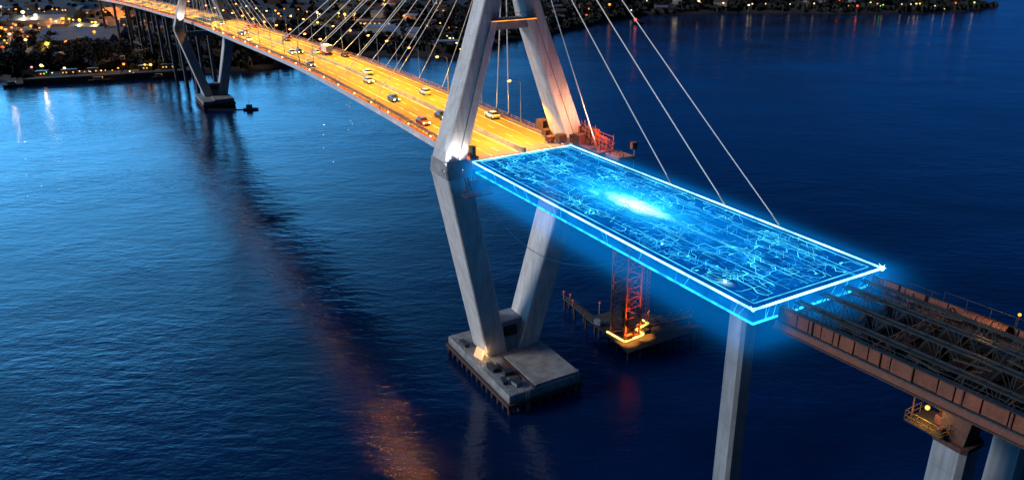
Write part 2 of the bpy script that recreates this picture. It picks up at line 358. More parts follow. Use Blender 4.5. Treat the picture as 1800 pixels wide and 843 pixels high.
def strip(mb, u0, u1, prof, step=6.0):
    """extrude a closed (x, dz) profile along the deck"""
    n = max(2, int((u1-u0)/step)+1); prev = None
    for i in range(n):
        u = u0+(u1-u0)*i/(n-1)
        r = [on(u, x, dz) for x, dz in prof]
        if prev:
            b = len(mb.v); k = len(prof); mb.v += prev+r
            mb.f += [(b+j, b+(j+1) % k, b+k+(j+1) % k, b+k+j) for j in range(k)]
            if i == 1: mb.f.append(tuple(b+j for j in reversed(range(k))))
            if i == n-1: mb.f.append(tuple(b+k+j for j in range(k)))
        prev = r
    return mb

def pylon(name, label, s, t, zk, front):
    g = 45-zk
    Z = lambda z: z-g if z > 10 else z
    P = thing(name, label, 'bridge pylon', ws(s, t, 0), YAW)
    for sx, bx, tx in ((-1, -2.9, -13.0), (1, 4.6, 12.4)):
        MB().leg((bx, 5.0, 4.0), (tx, -1.6, Z(45.4)), (2.35, 3.3), (2.3, 3.7), .22).build('lower_leg', M['concrete'], P)
        m = MB(); m.leg((tx, -1.6, Z(45.4)), (tx-.1*sx, -.9, Z(48)), (2.45, 3.8), (2.1, 3.2), .2)
        m.build('leg_knuckle', M['concrete_cap'], P)
        m = MB(); m.leg((tx-.1*sx, -.9, Z(48)), (4.75*sx, .4, Z(70.6)), (2.0, 3.0), (1.85, 2.2), .2)
        m.leg((4.75*sx, .4, Z(70.6)), (1.3*sx, .4, Z(83)), (1.85, 2.2), (1.2, 2.0), .2)
        leg = m.build('upper_leg', M['concrete'], P)
        # recessed drain channel on the face towards the road end
        c = MB(); a = Vector((tx-.1*sx-.3*sx, -.9-3.02, Z(48))); b = Vector((4.75*sx-.3*sx, .4-2.22, Z(70.6)))
        c.bar(a, b, .28, .10); c.build('drain_channel', M['concrete_dark'], leg)
    m = MB().box(-2.45, 2.45, -1.7, 2.5, Z(82.7), Z(124)); m.build('mast', M['concrete'], P, bevel=.2)
    m = MB().box(-3.3, 3.3, -1.3, 2.1, Z(69.2), Z(70.9)); m.build('crossbeam', M['concrete_cap'], P, bevel=.1)
    m = MB().box(-11.2, 11.0, -3.4, 1.2, Z(42.2), Z(44.7)); m.build('tie_beam', M['concrete_dark'], P, bevel=.1)
    m = MB()
    m.poly([(-2.2, 2.6, 4), (4.0, 2.6, 4), (5.6, 2.6, 10.5), (-4.0, 2.6, 10.5), (-2.2, 7.6, 4), (4.0, 7.6, 4), (5.6, 7.6, 10.5), (-4.0, 7.6, 10.5)],
           [(0, 1, 2, 3), (7, 6, 5, 4), (0, 4, 5, 1), (3, 2, 6, 7), (0, 3, 7, 4), (1, 5, 6, 2)])
    m.build('saddle', M['concrete_dark'], P, bevel=.1)
    MB().box(-.9, 1.9, 1.9, 2.596, 7.4, 9.4).build('saddle_hollow', M['black'], P)  # black block standing in for the dark hollow between the legs
    cap = MB().box(-8.5, 7.6, -13.2, 14, 1.7, 4.0).build('pile_cap', M['concrete_cap'], P, bevel=.18)
    MB().box(-2.6, 7.4, -13.0, -.4, 4.0, 4.5).build('bearing_slab', M['concrete_cap'], cap, bevel=.08)
    m = MB()
    for yy in [-12.9+k*1.49 for k in range(18)]: m.bar((-8.2, yy, 4), (-8.2, yy, 5.05), .07)
    for z in (4.55, 5.05): m.bar((-8.2, -12.9, z), (-8.2, 12.5, z), .05); m.bar((-8.2, -12.9, z), (7.3, -12.9, z), .05)
    for xx in [-8.2+k*1.55 for k in range(11)]: m.bar((xx, -12.9, 4), (xx, -12.9, 5.05), .07)
    m.build('guard_rail', M['galv'], cap)
    m = MB()
    for xx in (-5.0, -4.4): m.bar((xx, -13.75, -1), (xx, -13.75, 4.6), .08)
    for k in range(12): m.bar((-5.0, -13.75, -.8+k*.42), (-4.4, -13.75, -.8+k*.42), .05)
    m.build('ladder', M['galv'], cap)
    # timber walkway and fender beam round the cap
    m = MB()
    for x in (-8.75, 7.85): m.box(x-.18, x+.18, -13.5, 14.3, 1.5, 2.3)
    for y in (-13.45, 14.25): m.box(-8.9, 8.0, y-.18, y+.18, 1.45, 2.25)
    m.build('fender_beam', M['rust_dark'], cap)
    rr = random.Random(3)
    for i in range(13):
        y = -13+27*i/12
        for x in (-8.3, 7.4):
            MB().tube((x, y, -3), (x+rr.uniform(-.1, .1), y, 1.72), .42, 8).build('pile', M['rust_dark'], P)
    for i in range(1, 7):
        x = -8.3+15.7*i/7
        for y in (-12.8, 13.6):
            MB().tube((x, y, -3), (x, y+rr.uniform(-.1, .1), 1.72), .42, 8).build('pile', M['rust_dark'], P)
    return P

P1 = pylon('bridge_pylon', 'huge pale concrete pylon in the foreground with V shaped lower legs', 0, 0, 45, True)
P2 = pylon('bridge_pylon', 'distant concrete pylon near the far shore behind the lit roadway', -325, -5.2, 39.6, False)

# scaffold debris and lamp row on the crossbeam
t = thing('scaffold_deck', 'orange lit scaffold boards and netting on the pylon crossbeam', 'scaffold', wl((0, .4, 70.9)), YAW)
m = MB(); rr = random.Random(5)
m.box(-4.4, 4.4, -2.7, -1.72, .0, .12)
m.build('board', M['timber'], t)
m = MB()
for k in range(16):
    x = rr.uniform(-4.2, 4.2); m.bar((x, -2.6, .12), (x+rr.uniform(-.5, .5), -2.6, rr.uniform(.5, 1.5)), .08)
m.bar((-4.3, -2.65, 1.0), (4.3, -2.6, 1.05), .07)
m.build('railing', M['orange_steel'], t)
m = MB().box(-4.4, 4.4, -2.78, -2.72, -.2, -.08); m.build('glow_strip', M['strip'], t)

# ---------------------------------------------------------------- deck
E_ = -5.2; FAR = 930
D = thing('bridge_deck', 'long cable stayed road deck glowing orange under street lamps', 'bridge', BR, YAW)
G = [(-10.4, -.02), (10.4, -.02), (10.4, -1.5), (5.2, -3.3), (-5.2, -3.3), (-10.4, -1.5)]
m = strip(MB(), E_, FAR, G); m.build('box_girder', M['fascia'], D)
strip(MB(), E_, FAR, [(-9.3, -.02), (9.3, -.02), (9.3, .05), (-9.3, .05)]).build('roadway', M['asphalt'], D)
strip(MB(), E_, FAR, [(-.35, .05), (.35, .05), (.2, .85), (-.2, .85)]).build('median_barrier', M['concrete_cap'], D)
for sx in (-1, 1):
    strip(MB(), E_, FAR, [(9.3*sx, 0), (10.45*sx, 0), (10.45*sx, .22), (9.3*sx, .22)]).build('kerb', M['concrete_cap'], D)
    m = MB()
    for z in (.75, 1.15): strip(m, E_, 640, [(10.1*sx-.05, z-.06), (10.1*sx+.05, z-.06), (10.1*sx+.05, z+.04), (10.1*sx-.05, z+.04)])
    u = E_+.3
    while u < 420:
        p = on(u, 10.1*sx, .2); m.bar(p, (p[0], p[1], p[2]+1.0), .10); u += 2.0
    strip(m, E_, FAR, [(9.3*sx-.08, .22), (9.3*sx+.08, .22), (9.3*sx+.08, .75), (9.3*sx-.08, .75)])
    m.build('railing', M['rail'], D)
# added glowing band along the near parapet, imitating its reddish light
m = MB(); strip(m, E_+1, 900, [(-10.52, -.06), (-10.46, -.06), (-10.46, .42), (-10.52, .42)])
m.build('glow_strip', M['edge_red'], D)
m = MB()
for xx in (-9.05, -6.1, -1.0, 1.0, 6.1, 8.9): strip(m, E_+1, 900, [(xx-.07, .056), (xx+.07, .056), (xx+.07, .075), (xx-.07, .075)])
m.build('light_trail', M['light_trail'], D)  # added glowing lines imitating the light trails of traffic
m = MB(); u = 0
strip(m, E_+1, 900, [(.62, .056), (.76, .056), (.76, .06), (.62, .06)])
strip(m, E_+1, 900, [(-.76, .056), (-.62, .056), (-.62, .06), (-.76, .06)])
u = -2
while u < 620:
    for x in (-3.6, 3.6): strip(m, u, u+3, [(x-.07, .056), (x+.07, .056), (x+.07, .06), (x-.07, .06)], 3)
    u += 8
m.build('lane_marking', M['paint'], D)
for i, u in enumerate([12, 24, 37, 49, 62, 76, 90, 105, 121, 138, 156, 175, 195, 216, 238, 261]):
    t = thing('glint_lamp', 'small added lamp outside the near parapet that makes orange water glints', 'lamp', wl(on(u, -10.5, .3)), YAW, 'added lamps outside the near parapet')
    MB().bar((0, 0, 0), (-.45, 0, .35), .07).build('bracket', M['galv'], t); MB().ball((-.5, 0, .45), .16+.0006*u).build('bulb', M['glint_bulb'], t)
    lamp('glint_light', 'SPOT', wl(on(u, -11.2, .7)), 350 if u > 65 else 3600, (1, .34, .04), .25, (-.35, -1, -.9), 2.1)  # added spots aimed at the water for orange glints
# broken raw end of the deck beside the glowing segment
m = MB(); rr = random.Random(2)
for k in range(30):
    x = rr.uniform(-10, 10); m.bar((x, 5.3 if False else -4.9, 47.2+rr.uniform(-1, .6)), (x+rr.uniform(-.1, .1), -5.2-rr.uniform(.2, .35), 47.2+rr.uniform(-1, .6)), .06)
m.build('rebar', M['rust_dark'], D)

# ---------------------------------------------------------------- deck street lamps
def deck_lamp():
    t = thing('street_lamp', 'street lamp', 'street lamp', (0, 0, 0), 0)
    MB().tube((0, 0, 0), (0, 0, 8.6), .13, 8, .07).build('pole', M['galv'], t)
    m = MB(); m.tube((0, 0, 8.5), (-1.0, 0, 9.1), .06, 6); m.tube((-1.0, 0, 9.1), (-2.4, 0, 9.2), .06, 6); m.build('arm', M['galv'], t)
    h = MB().box(-3.1, -2.1, -.18, .18, 9.1, 9.28).build('lamp_head', M['galv'], t, bevel=.04)
    MB().ball((-2.6, 0, 9.03), .42, 8, 5, .6).build('bulb', M['lamp_deck'], h)
    MB().box(-.22, .22, -.22, .22, 0, .3).build('base', M['galv'], t, bevel=.03)
    return reg(t)
L0 = deck_lamp(); first = True
us = [14, 33, 52, 71, 88, 104, 121, 139, 157, 175, 193, 212, 232, 252, 272, 295, 342, 365, 390, 415, 445, 480, 520, 565, 615, 670]
LG = 'street lamps along the far edge of the lit deck'
LT = ['street lamp on the far parapet just behind the foreground pylon', 'second street lamp behind the foreground pylon on the far parapet']
for i, u in enumerate(us):
    for sx in ((1, -1) if u > 100 else (1,)):
        p = wl(on(u, 9.8*sx, .22)); rz = YAW + math.atan(-C(u)[2]) + (0 if sx > 0 else PI)
        lab = LT[i] if i < 2 else ('orange street lamp on the far parapet of the lit deck' if sx > 0 else 'orange street lamp on the near parapet of the distant deck')
        gp = LG if sx > 0 else 'street lamps along the near edge of the distant deck'
        if first: L0.location = p; L0.rotation_euler = (0, 0, rz); L0['label'] = lab; L0['group'] = gp; first = False
        else: dup(L0, p, rz, lab, gp)
u = 4; rr_p = random.Random(12)
while u < 700:
    st = 15 if u < 330 else 26
    for x in (-5.2, 5.2):
        lamp('road_light', 'SPOT', wl(on(u, x, 9)), rr_p.uniform(.65, 1.5)*(21000 if u < 300 else 24000) if abs(u-325) > 13 else 10, (1, .43, .008), .5, (0, 0, -1), 2.15)
    u += st
# white floodlights that wash the pylon legs
def flood(p, aim, power, col, label, r=.4):
    t = thing('floodlight', label, 'floodlight', p, YAW)
    MB().box(-.22, .22, -.15, .15, .2, .5).build('housing', M['black'], t, bevel=.04)
    MB().box(-.07, .07, -.165, -.15, .3, .42).build('lens', M['lamp_w'], t)
    MB().bar((0, 0, -.6), (0, 0, .2), .1).build('bracket', M['galv'], t)
    lamp('flood_beam', 'SPOT', (p[0]+aim[0]*.8, p[1]+aim[1]*.8, p[2]+1.0), power, col, r, aim, 1.5)
def dl(x, y, z):
    v = Vector(wl((x, y, z)))-Vector(wl((0, 0, 0))); return tuple(v.normalized())
flood(wl((-15.7, -4.6, 46.6)), dl(.30, .12, 1), 3600, (.9, .93, 1), 'floodlight washing the bright foot of the left upper pylon leg')
flood(wl((-12.6, -5.6, 46.6)), dl(.20, .30, 1), 3200, (1, .93, .85), 'floodlight at the road side foot of the left upper pylon leg')
flood(wl((14.8, -6.0, 47.5)), dl(-.10, .32, 1), 4200, (1, .95, .9), 'floodlight at the foot of the right upper pylon leg')
flood(wl((8.6, -3.4, 48.3)), dl(.12, .28, 1), 2200, (1, .62, .25), 'orange floodlight against the inner face of the right pylon leg')
for xx in (-17.5, 7.5): lamp('far_pylon_wash', 'SPOT', ws(-319.5, xx, 44), 13000, (1, .74, .66), .6, dl(.28 if xx < 0 else -.10, .22, 1), 1.2)  # added spots without fixtures to brighten the distant pylon legs

# ---------------------------------------------------------------- stay cables
def cable(a, b, r, lab, grp):
    a = Vector(a); b = Vector(b); mid = (a+b)/2; n = 6
    pts = [a.lerp(b, i/n)-Vector((0, 0, 1.1*(a-b).length/160*4*(i/n)*(1-i/n))) for i in range(n+1)]
    o = a.copy(); m = MB()
    for i in range(n): m.tube(pts[i]-o, pts[i+1]-o, r, 6)
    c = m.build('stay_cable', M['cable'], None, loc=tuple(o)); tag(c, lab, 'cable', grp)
    m = MB(); d = (pts[-2]-pts[-1]).normalized(); m.tube(pts[-1]-o, pts[-1]-o+d*1.6, r*1.9, 8); m.build('anchor_socket', M['galv'], c)
R1 = [(9.8, 12.6, 93, 'thin cable from the foreground pylon landing on the unfinished platform'), (33.5, 10.0, 91, 'cable landing on the far edge of the glowing segment nearest the pylon'),
      (44.9, 10.2, 95, 'middle of the three cables landing on the glowing segment'), (54.8, 10.4, 98.5, 'longest cable landing on the glowing segment near its outer end')]
for s, x, z, lab in R1: cable(wl((.9, -1.2, z)), wl((x, -s, 48.1)), .09 if s < 50 else .075, lab, 'forward stay cables')
cable(wl((.9, 2.2, 91)), wl(on(20, 10, .2)), .11, 'near vertical cable seen left in the opening between the pylon legs', 'back stay cables of the foreground pylon')
cable(wl((.9, 2.2, 90)), wl(on(26, 10, .2)), .11, 'near vertical cable seen right in the opening between the pylon legs', 'back stay cables of the foreground pylon')
for i, u in enumerate([44, 57, 73, 88, 99, 112, 126, 140, 154, 168, 184, 200]):
    z = 88+i*1.15
    cable(wl((.9, 2.4, z)), wl(on(u, 10.0, .3)), .075+u*.0002, 'pale stay cable from the foreground pylon to the far edge of the lit deck', 'far plane stay cables')
    if i in (1, 3, 6, 9):
        cable(wl((-.9, 2.4, z)), wl(on(u-6, -9.9, .3)), .06+u*.0002, 'pale stay cable crossing the lit road to its near edge', 'near plane stay cables')
for i in range(8):
    for sg in (-1, 1):
        for x in (-9.9, 9.9):
            if sg < 0 and i > 6: continue
            a = Vector(ws(-325, -5.2+.09*x, 84+i*1.8)); u = 325+sg*(18+i*12.5)
            cable(a, wl(on(u, x, .3)), .075, 'thin stay cable fanning from the distant pylon to the deck', 'stay cables of the distant pylon')

# ---------------------------------------------------------------- vehicles
def car(paint, glow, kind='car'):
    t = thing('car' if kind == 'car' else 'truck', 'car', kind, (0, 0, 0))
    if kind == 'car':
        prof = [(-2.15, .28), (2.1, .28), (2.2, .62), (2.0, .86), (1.0, .98), (-1.9, .98), (-2.2, .8)]
        b = MB(); b.loft([(-.86, y, z) for y, z in prof], [(.86, y, z) for y, z in prof]); body = b.build('body', M['car_'+paint], t, bevel=.07)
        c = MB(); c.loft([(-.80, -1.75, .96), (.80, -1.75, .96), (.80, 1.05, .96), (-.80, 1.05, .96)], [(-.62, -1.2, 1.42), (.62, -1.2, 1.42), (.62, .35, 1.42), (-.62, .35, 1.42)])
        c.build('windows', M['glass'], t)
        MB().loft([(-.62, -1.2, 1.42), (.62, -1.2, 1.42), (.62, .35, 1.42), (-.62, .35, 1.42)], [(-.56, -1.1, 1.47), (.56, -1.1, 1.47), (.56, .25, 1.47), (-.56, .25, 1.47)]).build('roof', M['car_'+paint], t)
        wy = (-1.35, 1.35); fy, ry, lz = 2.2, -2.2, .68; hw = .86
    else:
        MB().box(-1.15, 1.15, -4.4, 1.6, 1.0, 3.3).build('cargo_box', M['car_'+paint], t, bevel=.05)
        MB().loft([(-1.1, 1.9, .6), (1.1, 1.9, .6), (1.1, 4.0, .6), (-1.1, 4.0, .6)], [(-1.05, 1.9, 2.7), (1.05, 1.9, 2.7), (1.05, 3.5, 2.7), (-1.05, 3.5, 2.7)]).build('cab', M['car_red'], t, bevel=.06)
        MB().loft([(-.95, 3.86, 1.6), (.95, 3.86, 1.6), (.95, 3.89, 1.6), (-.95, 3.89, 1.6)], [(-.95, 3.60, 2.5), (.95, 3.60, 2.5), (.95, 3.63, 2.5), (-.95, 3.63, 2.5)]).build('windscreen', M['glass'], t)
        MB().box(-.5, .5, -4.3, 3.8, .6, 1.0).build('chassis', M['black'], t)
        wy = (-3.3, -2.2, 2.9); fy, ry, lz = 4.02, -4.42, .95; hw = 1.15
    for y in wy:
        for x in (-hw+.08, hw-.08):
            wo_ = MB().tube((x-.11, y, .34), (x+.11, y, .34), .34, 14).build('wheel', M['tyre'], t)
            MB().tube((x-.12, y, .34), (x+.12, y, .34), .19, 10).build('rim', M['rim'], wo_)
    for x in (-.6, .6):
        MB().ball((x*hw/.86, fy, lz), .15, 8, 5).build('headlight', M['head'], t)
        MB().box(x*hw/.86-.16, x*hw/.86+.16, ry-.06, ry+.02, lz, lz+.16).build('taillight', M['tail'], t)
    return reg(t)
protos = [car(p, 1) for p in ('white', 'silver', 'black', 'red', 'blue')] + [car('white', 1, 'truck')]
CN = ['white', 'silver', 'black', 'red', 'blue', 'white box']
rr = random.Random(21); used = set(); spots = []
for x in (-7.5, -4.7, -2.1, 2.1, 4.7, 7.5):
    u = rr.uniform(18, 60)
    while u < 300:
        spots.append((u, x)); u += rr.uniform(50, 110)
spots.sort()
SIDE = {-7.5: 'outer near lane', -4.7: 'middle near lane', -2.1: 'near lane beside the median', 2.1: 'far lane beside the median', 4.7: 'middle far lane', 7.5: 'outer far lane'}
for i, (u, x) in enumerate(spots):
    k = rr.choice([0, 1, 2, 3, 4, 0, 1, 2, 5]) if i > 5 else [0, 3, 1, 2, 4, 0][i]
    if k == 5 and u < 130: k = 1
    rz = YAW + math.atan(-C(u)[2]) + (0 if x > 0 else PI)
    p = wl(on(u, x, .052))
    where = 'just behind the pylon' if u < 40 else 'midway along the lit deck' if u < 130 else 'far along the lit deck'
    lab = '%s %s in the %s %s' % (CN[k], 'truck' if k == 5 else 'car', SIDE[x], where)
    gp = None
    if k not in used:
        protos[k].location = p; protos[k].rotation_euler = (0, 0, rz); o = protos[k]; o['label'] = lab; used.add(k)
    else: o = dup(protos[k], p, rz, lab)
    o['group'] = 'vehicles on the lit deck'

# ---------------------------------------------------------------- glowing deck segment (local origin at its centre)
SC, SH_X, SH_Y = 38.1, 10.2, 32.6
HG = thing('glowing_deck_segment', 'glowing blue translucent bridge segment filling the gap in the deck', 'light structure', wl((-.4, -SC, 48)), YAW)
def holo(name, base, spot_, alpha):
    m = bpy.data.materials.new(name); nt = nodes_of(m); N = nt.nodes; L = nt.links
    out = N.new('ShaderNodeOutputMaterial'); e = N.new('ShaderNodeEmission'); tr = N.new('ShaderNodeBsdfTransparent'); mx = N.new('ShaderNodeMixShader')
    tc = N.new('ShaderNodeTexCoord')
    n = N.new('ShaderNodeTexNoise'); n.inputs['Scale'].default_value = .22; n.inputs['Detail'].default_value = 6; n.inputs['Roughness'].default_value = .7
    L.new(tc.outputs['Object'], n.inputs['Vector'])
    cr = N.new('ShaderNodeValToRGB'); cr.color_ramp.elements[0].position = .36; cr.color_ramp.elements[1].position = .72
    cr.color_ramp.elements[0].color = (0, base[1]*.25, base[2]*.35, 1); cr.color_ramp.elements[1].color = (*base, 1)
    L.new(n.outputs[0], cr.inputs[0])
    col = cr.outputs[0]
    if spot_:
        # the bright charge in the middle of the panel, wide blue pool and white core
        for (cy, cx, ry, rx, c, pw) in ((3.0, .3, 32, 9.8, (0, .34, 1.05), 1.3), (1.6, .1, 16, 5.6, (.03, 1.1, 1.7), 1.3), (.2, -.3, 7.2, 2.4, (2.6, 3.6, 3.6), 1.3), (-5.4, .2, 3.4, 1.2, (.5, 1.5, 1.7), 1.6), (7.8, -1.9, 2.6, 1.2, (.2, 1.1, 1.2), 2), (-26.2, -8.0, 1.6, 1.0, (.5, 1.3, 1.5), 2)):
            mp = N.new('ShaderNodeMapping'); mp.vector_type = 'POINT'
            mp.inputs['Location'].default_value = (-cx/rx, -cy/ry, 0); mp.inputs['Scale'].default_value = (1/rx, 1/ry, 0)
            L.new(tc.outputs['Object'], mp.inputs[0])
            # ragged outline
            nz = N.new('ShaderNodeVectorMath'); nz.operation = 'MULTIPLY_ADD'; nz.inputs[1].default_value = (.5, .35, 0)
            nn = N.new('ShaderNodeTexNoise'); nn.inputs['Scale'].default_value = .55; nn.inputs['Detail'].default_value = 4
            L.new(tc.outputs['Object'], nn.inputs['Vector'])
            L.new(nn.outputs['Color'], nz.inputs[0]); L.new(mp.outputs[0], nz.inputs[2])
            sb = N.new('ShaderNodeVectorMath'); sb.operation = 'SUBTRACT'; sb.inputs[1].default_value = (.25, .17, 0); L.new(nz.outputs[0], sb.inputs[0])
            ln = N.new('ShaderNodeVectorMath'); ln.operation = 'LENGTH'; L.new(sb.outputs[0], ln.inputs[0])
            mr_ = N.new('ShaderNodeMapRange'); mr_.inputs[1].default_value = 0; mr_.inputs[2].default_value = 1; mr_.inputs[3].default_value = 1; mr_.inputs[4].default_value = 0
            L.new(ln.outputs['Value'], mr_.inputs[0])
            po = N.new('ShaderNodeMath'); po.operation = 'POWER'; po.inputs[1].default_value = pw; L.new(mr_.outputs[0], po.inputs[0])
            ad = N.new('ShaderNodeMix'); ad.data_type = 'RGBA'; ad.blend_type = 'ADD'; ad.clamp_result = False
            L.new(po.outputs[0], ad.inputs[0]); L.new(col, ad.inputs[6]); ad.inputs[7].default_value = (*c, 1); col = ad.outputs[2]
    L.new(col, e.inputs[0]); e.inputs[1].default_value = 1
    mx.inputs[0].default_value = alpha
    L.new(tr.outputs[0], mx.inputs[1]); L.new(e.outputs[0], mx.inputs[2]); L.new(mx.outputs[0], out.inputs[0])
    return m
MP = holo('blue_light_panel', (0, .16, .68), True, .78)
MS = holo('blue_light_side', (0, .30, .95), False, .62)
MB().poly([(-SH_X, -SH_Y, 0), (SH_X, -SH_Y, 0), (SH_X, SH_Y, 0), (-SH_X, SH_Y, 0)], [(0, 1, 2, 3)]).build('top_panel', MP, HG)
x, y, dz = SH_X, SH_Y, -1.9
MB().poly([(-x, -y, 0), (x, -y, 0), (x, y, 0), (-x, y, 0), (-x+.5, -y+.3, dz), (x-.5, -y+.3, dz), (x-.5, y-.3, dz), (-x+.5, y-.3, dz)],
          [(0, 1, 5, 4), (1, 2, 6, 5), (2, 3, 7, 6), (3, 0, 4, 7)]).build('side_panel', MS, HG)
MB().poly([(-x+.55, -y+.35, dz-.01), (x-.55, -y+.35, dz-.01), (x-.55, y-.35, dz-.01), (-x+.55, y-.35, dz-.01)], [(3, 2, 1, 0)]).build('bottom_panel', holo('blue_light_underside', (0, .22, .8), False, .35), HG)
c4 = [(-x, -y, 0), (x, -y, 0), (x, y, 0), (-x, y, 0)]; d4 = [(-x+.5, -y+.3, dz), (x-.5, -y+.3, dz), (x-.5, y-.3, dz), (-x+.5, y-.3, dz)]
for i in range(4):
    MB().tube(c4[i], c4[(i+1) % 4], .13, 8).build('glowing_edge', M['rim_core'], HG)
    MB().tube(d4[i], d4[(i+1) % 4], .15, 6).build('lower_edge', M['rim_low'], HG)
m = MB()
i4 = [(-x+1.1, -y+1.0, .05), (x-1.1, -y+1.0, .05), (x-1.1, y-1.0, .05), (-x+1.1, y-1.0, .05)]
for i in range(4): m.tube(i4[i], i4[(i+1) % 4], .06, 5)
rr_s = [2, .5, 3, .4, 2.5, .6]
m.build('inner_edge', M['trace_lane'], HG)
for a, r in ((c4[1], .30), (c4[0], .22), (c4[2], .2), ((-8.0, -26.2, .15), .16), ((-6.8, -13.9, .15), .15)):
    m = MB(); m.ball(a, r, 8, 6)
    for q in range(6): m.tube(a, (a[0]+r*1.4*math.cos(q*1.05), a[1]+r*1.4*math.sin(q*1.05), a[2]+r*.6*rr_s[q]), r*.25, 4, .01)
    m.build('spark', M['rim_core'], HG)
# lanes and circuit traces: raised ribbons on the panel
rr = random.Random(11)
m = MB()
def rib(m, a, b, w_, z=.03):
    a = Vector((a[0], a[1], z)); b = Vector((b[0], b[1], z)); d = (b-a)
    if d.length < .01: return
    d.normalize(); s = Vector((-d.y, d.x, 0))*w_/2; a = a-d*w_*.4; b = b+d*w_*.4
    k = len(m.v); m.v += [tuple(a-s), tuple(b-s), tuple(b+s), tuple(a+s)]; m.f.append((k, k+1, k+2, k+3))
for xx, w_ in ((-6.4, .09), (-3.2, .10), (-.2, .12), (.5, .10), (3.4, .08), (6.6, .10)):
    yy = -SH_Y+1.5
    while yy < SH_Y-2:
        l = rr.uniform(3, 12); y1 = min(yy+l, SH_Y-1.2); j = rr.uniform(-.25, .25)
        rib(m, (xx+j, yy), (xx+j+rr.uniform(-.1, .1), y1), w_, .03); yy = y1+rr.choice([0, .0, .6, 1.5])
m.build('lane_trace', M['trace_lane'], HG)
m = MB(); m_dim = MB(); m_hi = m
for k in range(760):
    m = m_hi if k % 3 == 0 else m_dim
    px_, py_ = rr.uniform(-9, 9), rr.uniform(-SH_Y+1.2, SH_Y-1.5); rect = rr.random() < .72; a = rr.choice([0, 90, 90, 180, 270, 270])+(rr.uniform(-3, 3) if rect else rr.uniform(-40, 40))
    w_ = rr.choice([.04, .05, .06, .09]); z = .045+.0004*k
    for j in range(rr.randint(3, 9)):
        l = rr.uniform(.3, 1.5)*(1.6 if abs(math.sin(math.radians(a))) > .8 else .8); nx = px_+l*math.cos(math.radians(a)); ny = py_+l*math.sin(math.radians(a))
        if abs(nx) > 9.2 or abs(ny) > SH_Y-1: break
        rib(m, (px_, py_), (nx, ny), w_, z)
        if rr.random() < .25:
            b = a+(rr.choice([-90, 90]) if rect else rr.choice([-50, 50])); ll = rr.uniform(.3, 1.3); rib(m, (nx, ny), (nx+ll*math.cos(math.radians(b)), ny+ll*math.sin(math.radians(b))), w_*.7, z+.0004)
        px_, py_ = nx, ny; a += rr.choice([-90, 90, 0, -45, 45]) if rect else rr.choice([-60, -38, -15, 0, 15, 38, 60])
    if rr.random() < .3: rib(m, (px_-.12, py_), (px_+.12, py_), .24, z+.0006)
m_hi.build('circuit_trace', M['trace'], HG); m_dim.build('circuit_trace', M['trace_dim'], HG)
# bracing seen inside the side band
m = MB()
for i in range(60):
    yy = -SH_Y+65*i/60
    for xx in (-SH_X, SH_X):
        g = .5 if xx < 0 else -.5
        if rr.random() < .3: m.bar((xx, yy, -.1), (xx+g, yy+rr.uniform(-1.5, 1.5), dz), .035)
for i in range(9):
    xx = -SH_X+rr.uniform(0, 20.4); m.bar((xx, -SH_Y, -.1), (xx+rr.uniform(-.8, .8), -SH_Y+.3, dz), .03)
m.build('light_filament', M['rim_low'], HG)
# faint arc of light hanging under the near edge
m = MB(); pts = [(-SH_X-.5+math.sin(i/14*PI)*-1.2, 30-40*i/14, -2.8-5.2*math.sin(i/14*PI)**.8) for i in range(15)]
for i in range(14): m.tube(pts[i], pts[i+1], .05, 5)
m.build('light_arc', emis('faint_blue_arc', (.02, .25, .8), .22), HG)

# bloom imitated by an emissive frame shaped volume, open over the panel itself
def halo():
    m = bpy.data.materials.new('blue_glow_halo'); nt = nodes_of(m); N = nt.nodes; L = nt.links
    out = N.new('ShaderNodeOutputMaterial'); e = N.new('ShaderNodeEmission'); tc = N.new('ShaderNodeTexCoord')
    def vm(op, a, b=None):
        n = N.new('ShaderNodeVectorMath'); n.operation = op
        L.new(a, n.inputs[0])
        if b is not None: n.inputs[1].default_value = b
        return n
    sh = vm('ADD', tc.outputs['Object'], (0, 0, 1.3)).outputs[0]
    ab = vm('ABSOLUTE', sh).outputs[0]; su = vm('SUBTRACT', ab, (SH_X, SH_Y, 1.3)).outputs[0]; mxx = vm('MAXIMUM', su, (0, 0, 0)).outputs[0]
    d = vm('LENGTH', mxx).outputs['Value']
    def mm(op, a, b):
        n = N.new('ShaderNodeMath'); n.operation = op
        for k, v in ((0, a), (1, b)):
            if isinstance(v, (int, float)): n.inputs[k].default_value = v
            else: L.new(v, n.inputs[k])
        return n.outputs[0]
    ex = mm('POWER', 2.718, mm('MULTIPLY', d, -.72))
    fd = N.new('ShaderNodeMapRange'); fd.inputs[1].default_value = 2; fd.inputs[2].default_value = 10.5; fd.inputs[3].default_value = 1; fd.inputs[4].default_value = 0
    L.new(d, fd.inputs[0])
    st = mm('MULTIPLY', mm('MULTIPLY', ex, fd.outputs[0]), .175)
    e.inputs[0].default_value = (0, .30, 1, 1); L.new(st, e.inputs[1]); L.new(e.outputs[0], out.inputs['Volume'])
    a, b = SH_X, SH_Y; A, B = SH_X+10.5, SH_Y+10.5; a += .25; b += .25
    z0, z1 = -4.6, .6
    P = []
    for z in (z0, z1): P += [(-A, -B, z), (A, -B, z), (A, B, z), (-A, B, z), (-a, -b, z), (a, -b, z), (a, b, z), (-a, b, z)]
    F = []
    for i in range(4):
        j = (i+1) % 4
        F += [(8+i, 8+j, 12+j, 12+i), (i, 4+i, 4+j, j), (i, j, 8+j, 8+i), (4+i, 12+i, 12+j, 4+j)]
    o = MB(); o.poly(P, F); o = o.build('glow_halo', m, HG); o['kind'] = 'stuff'
halo()

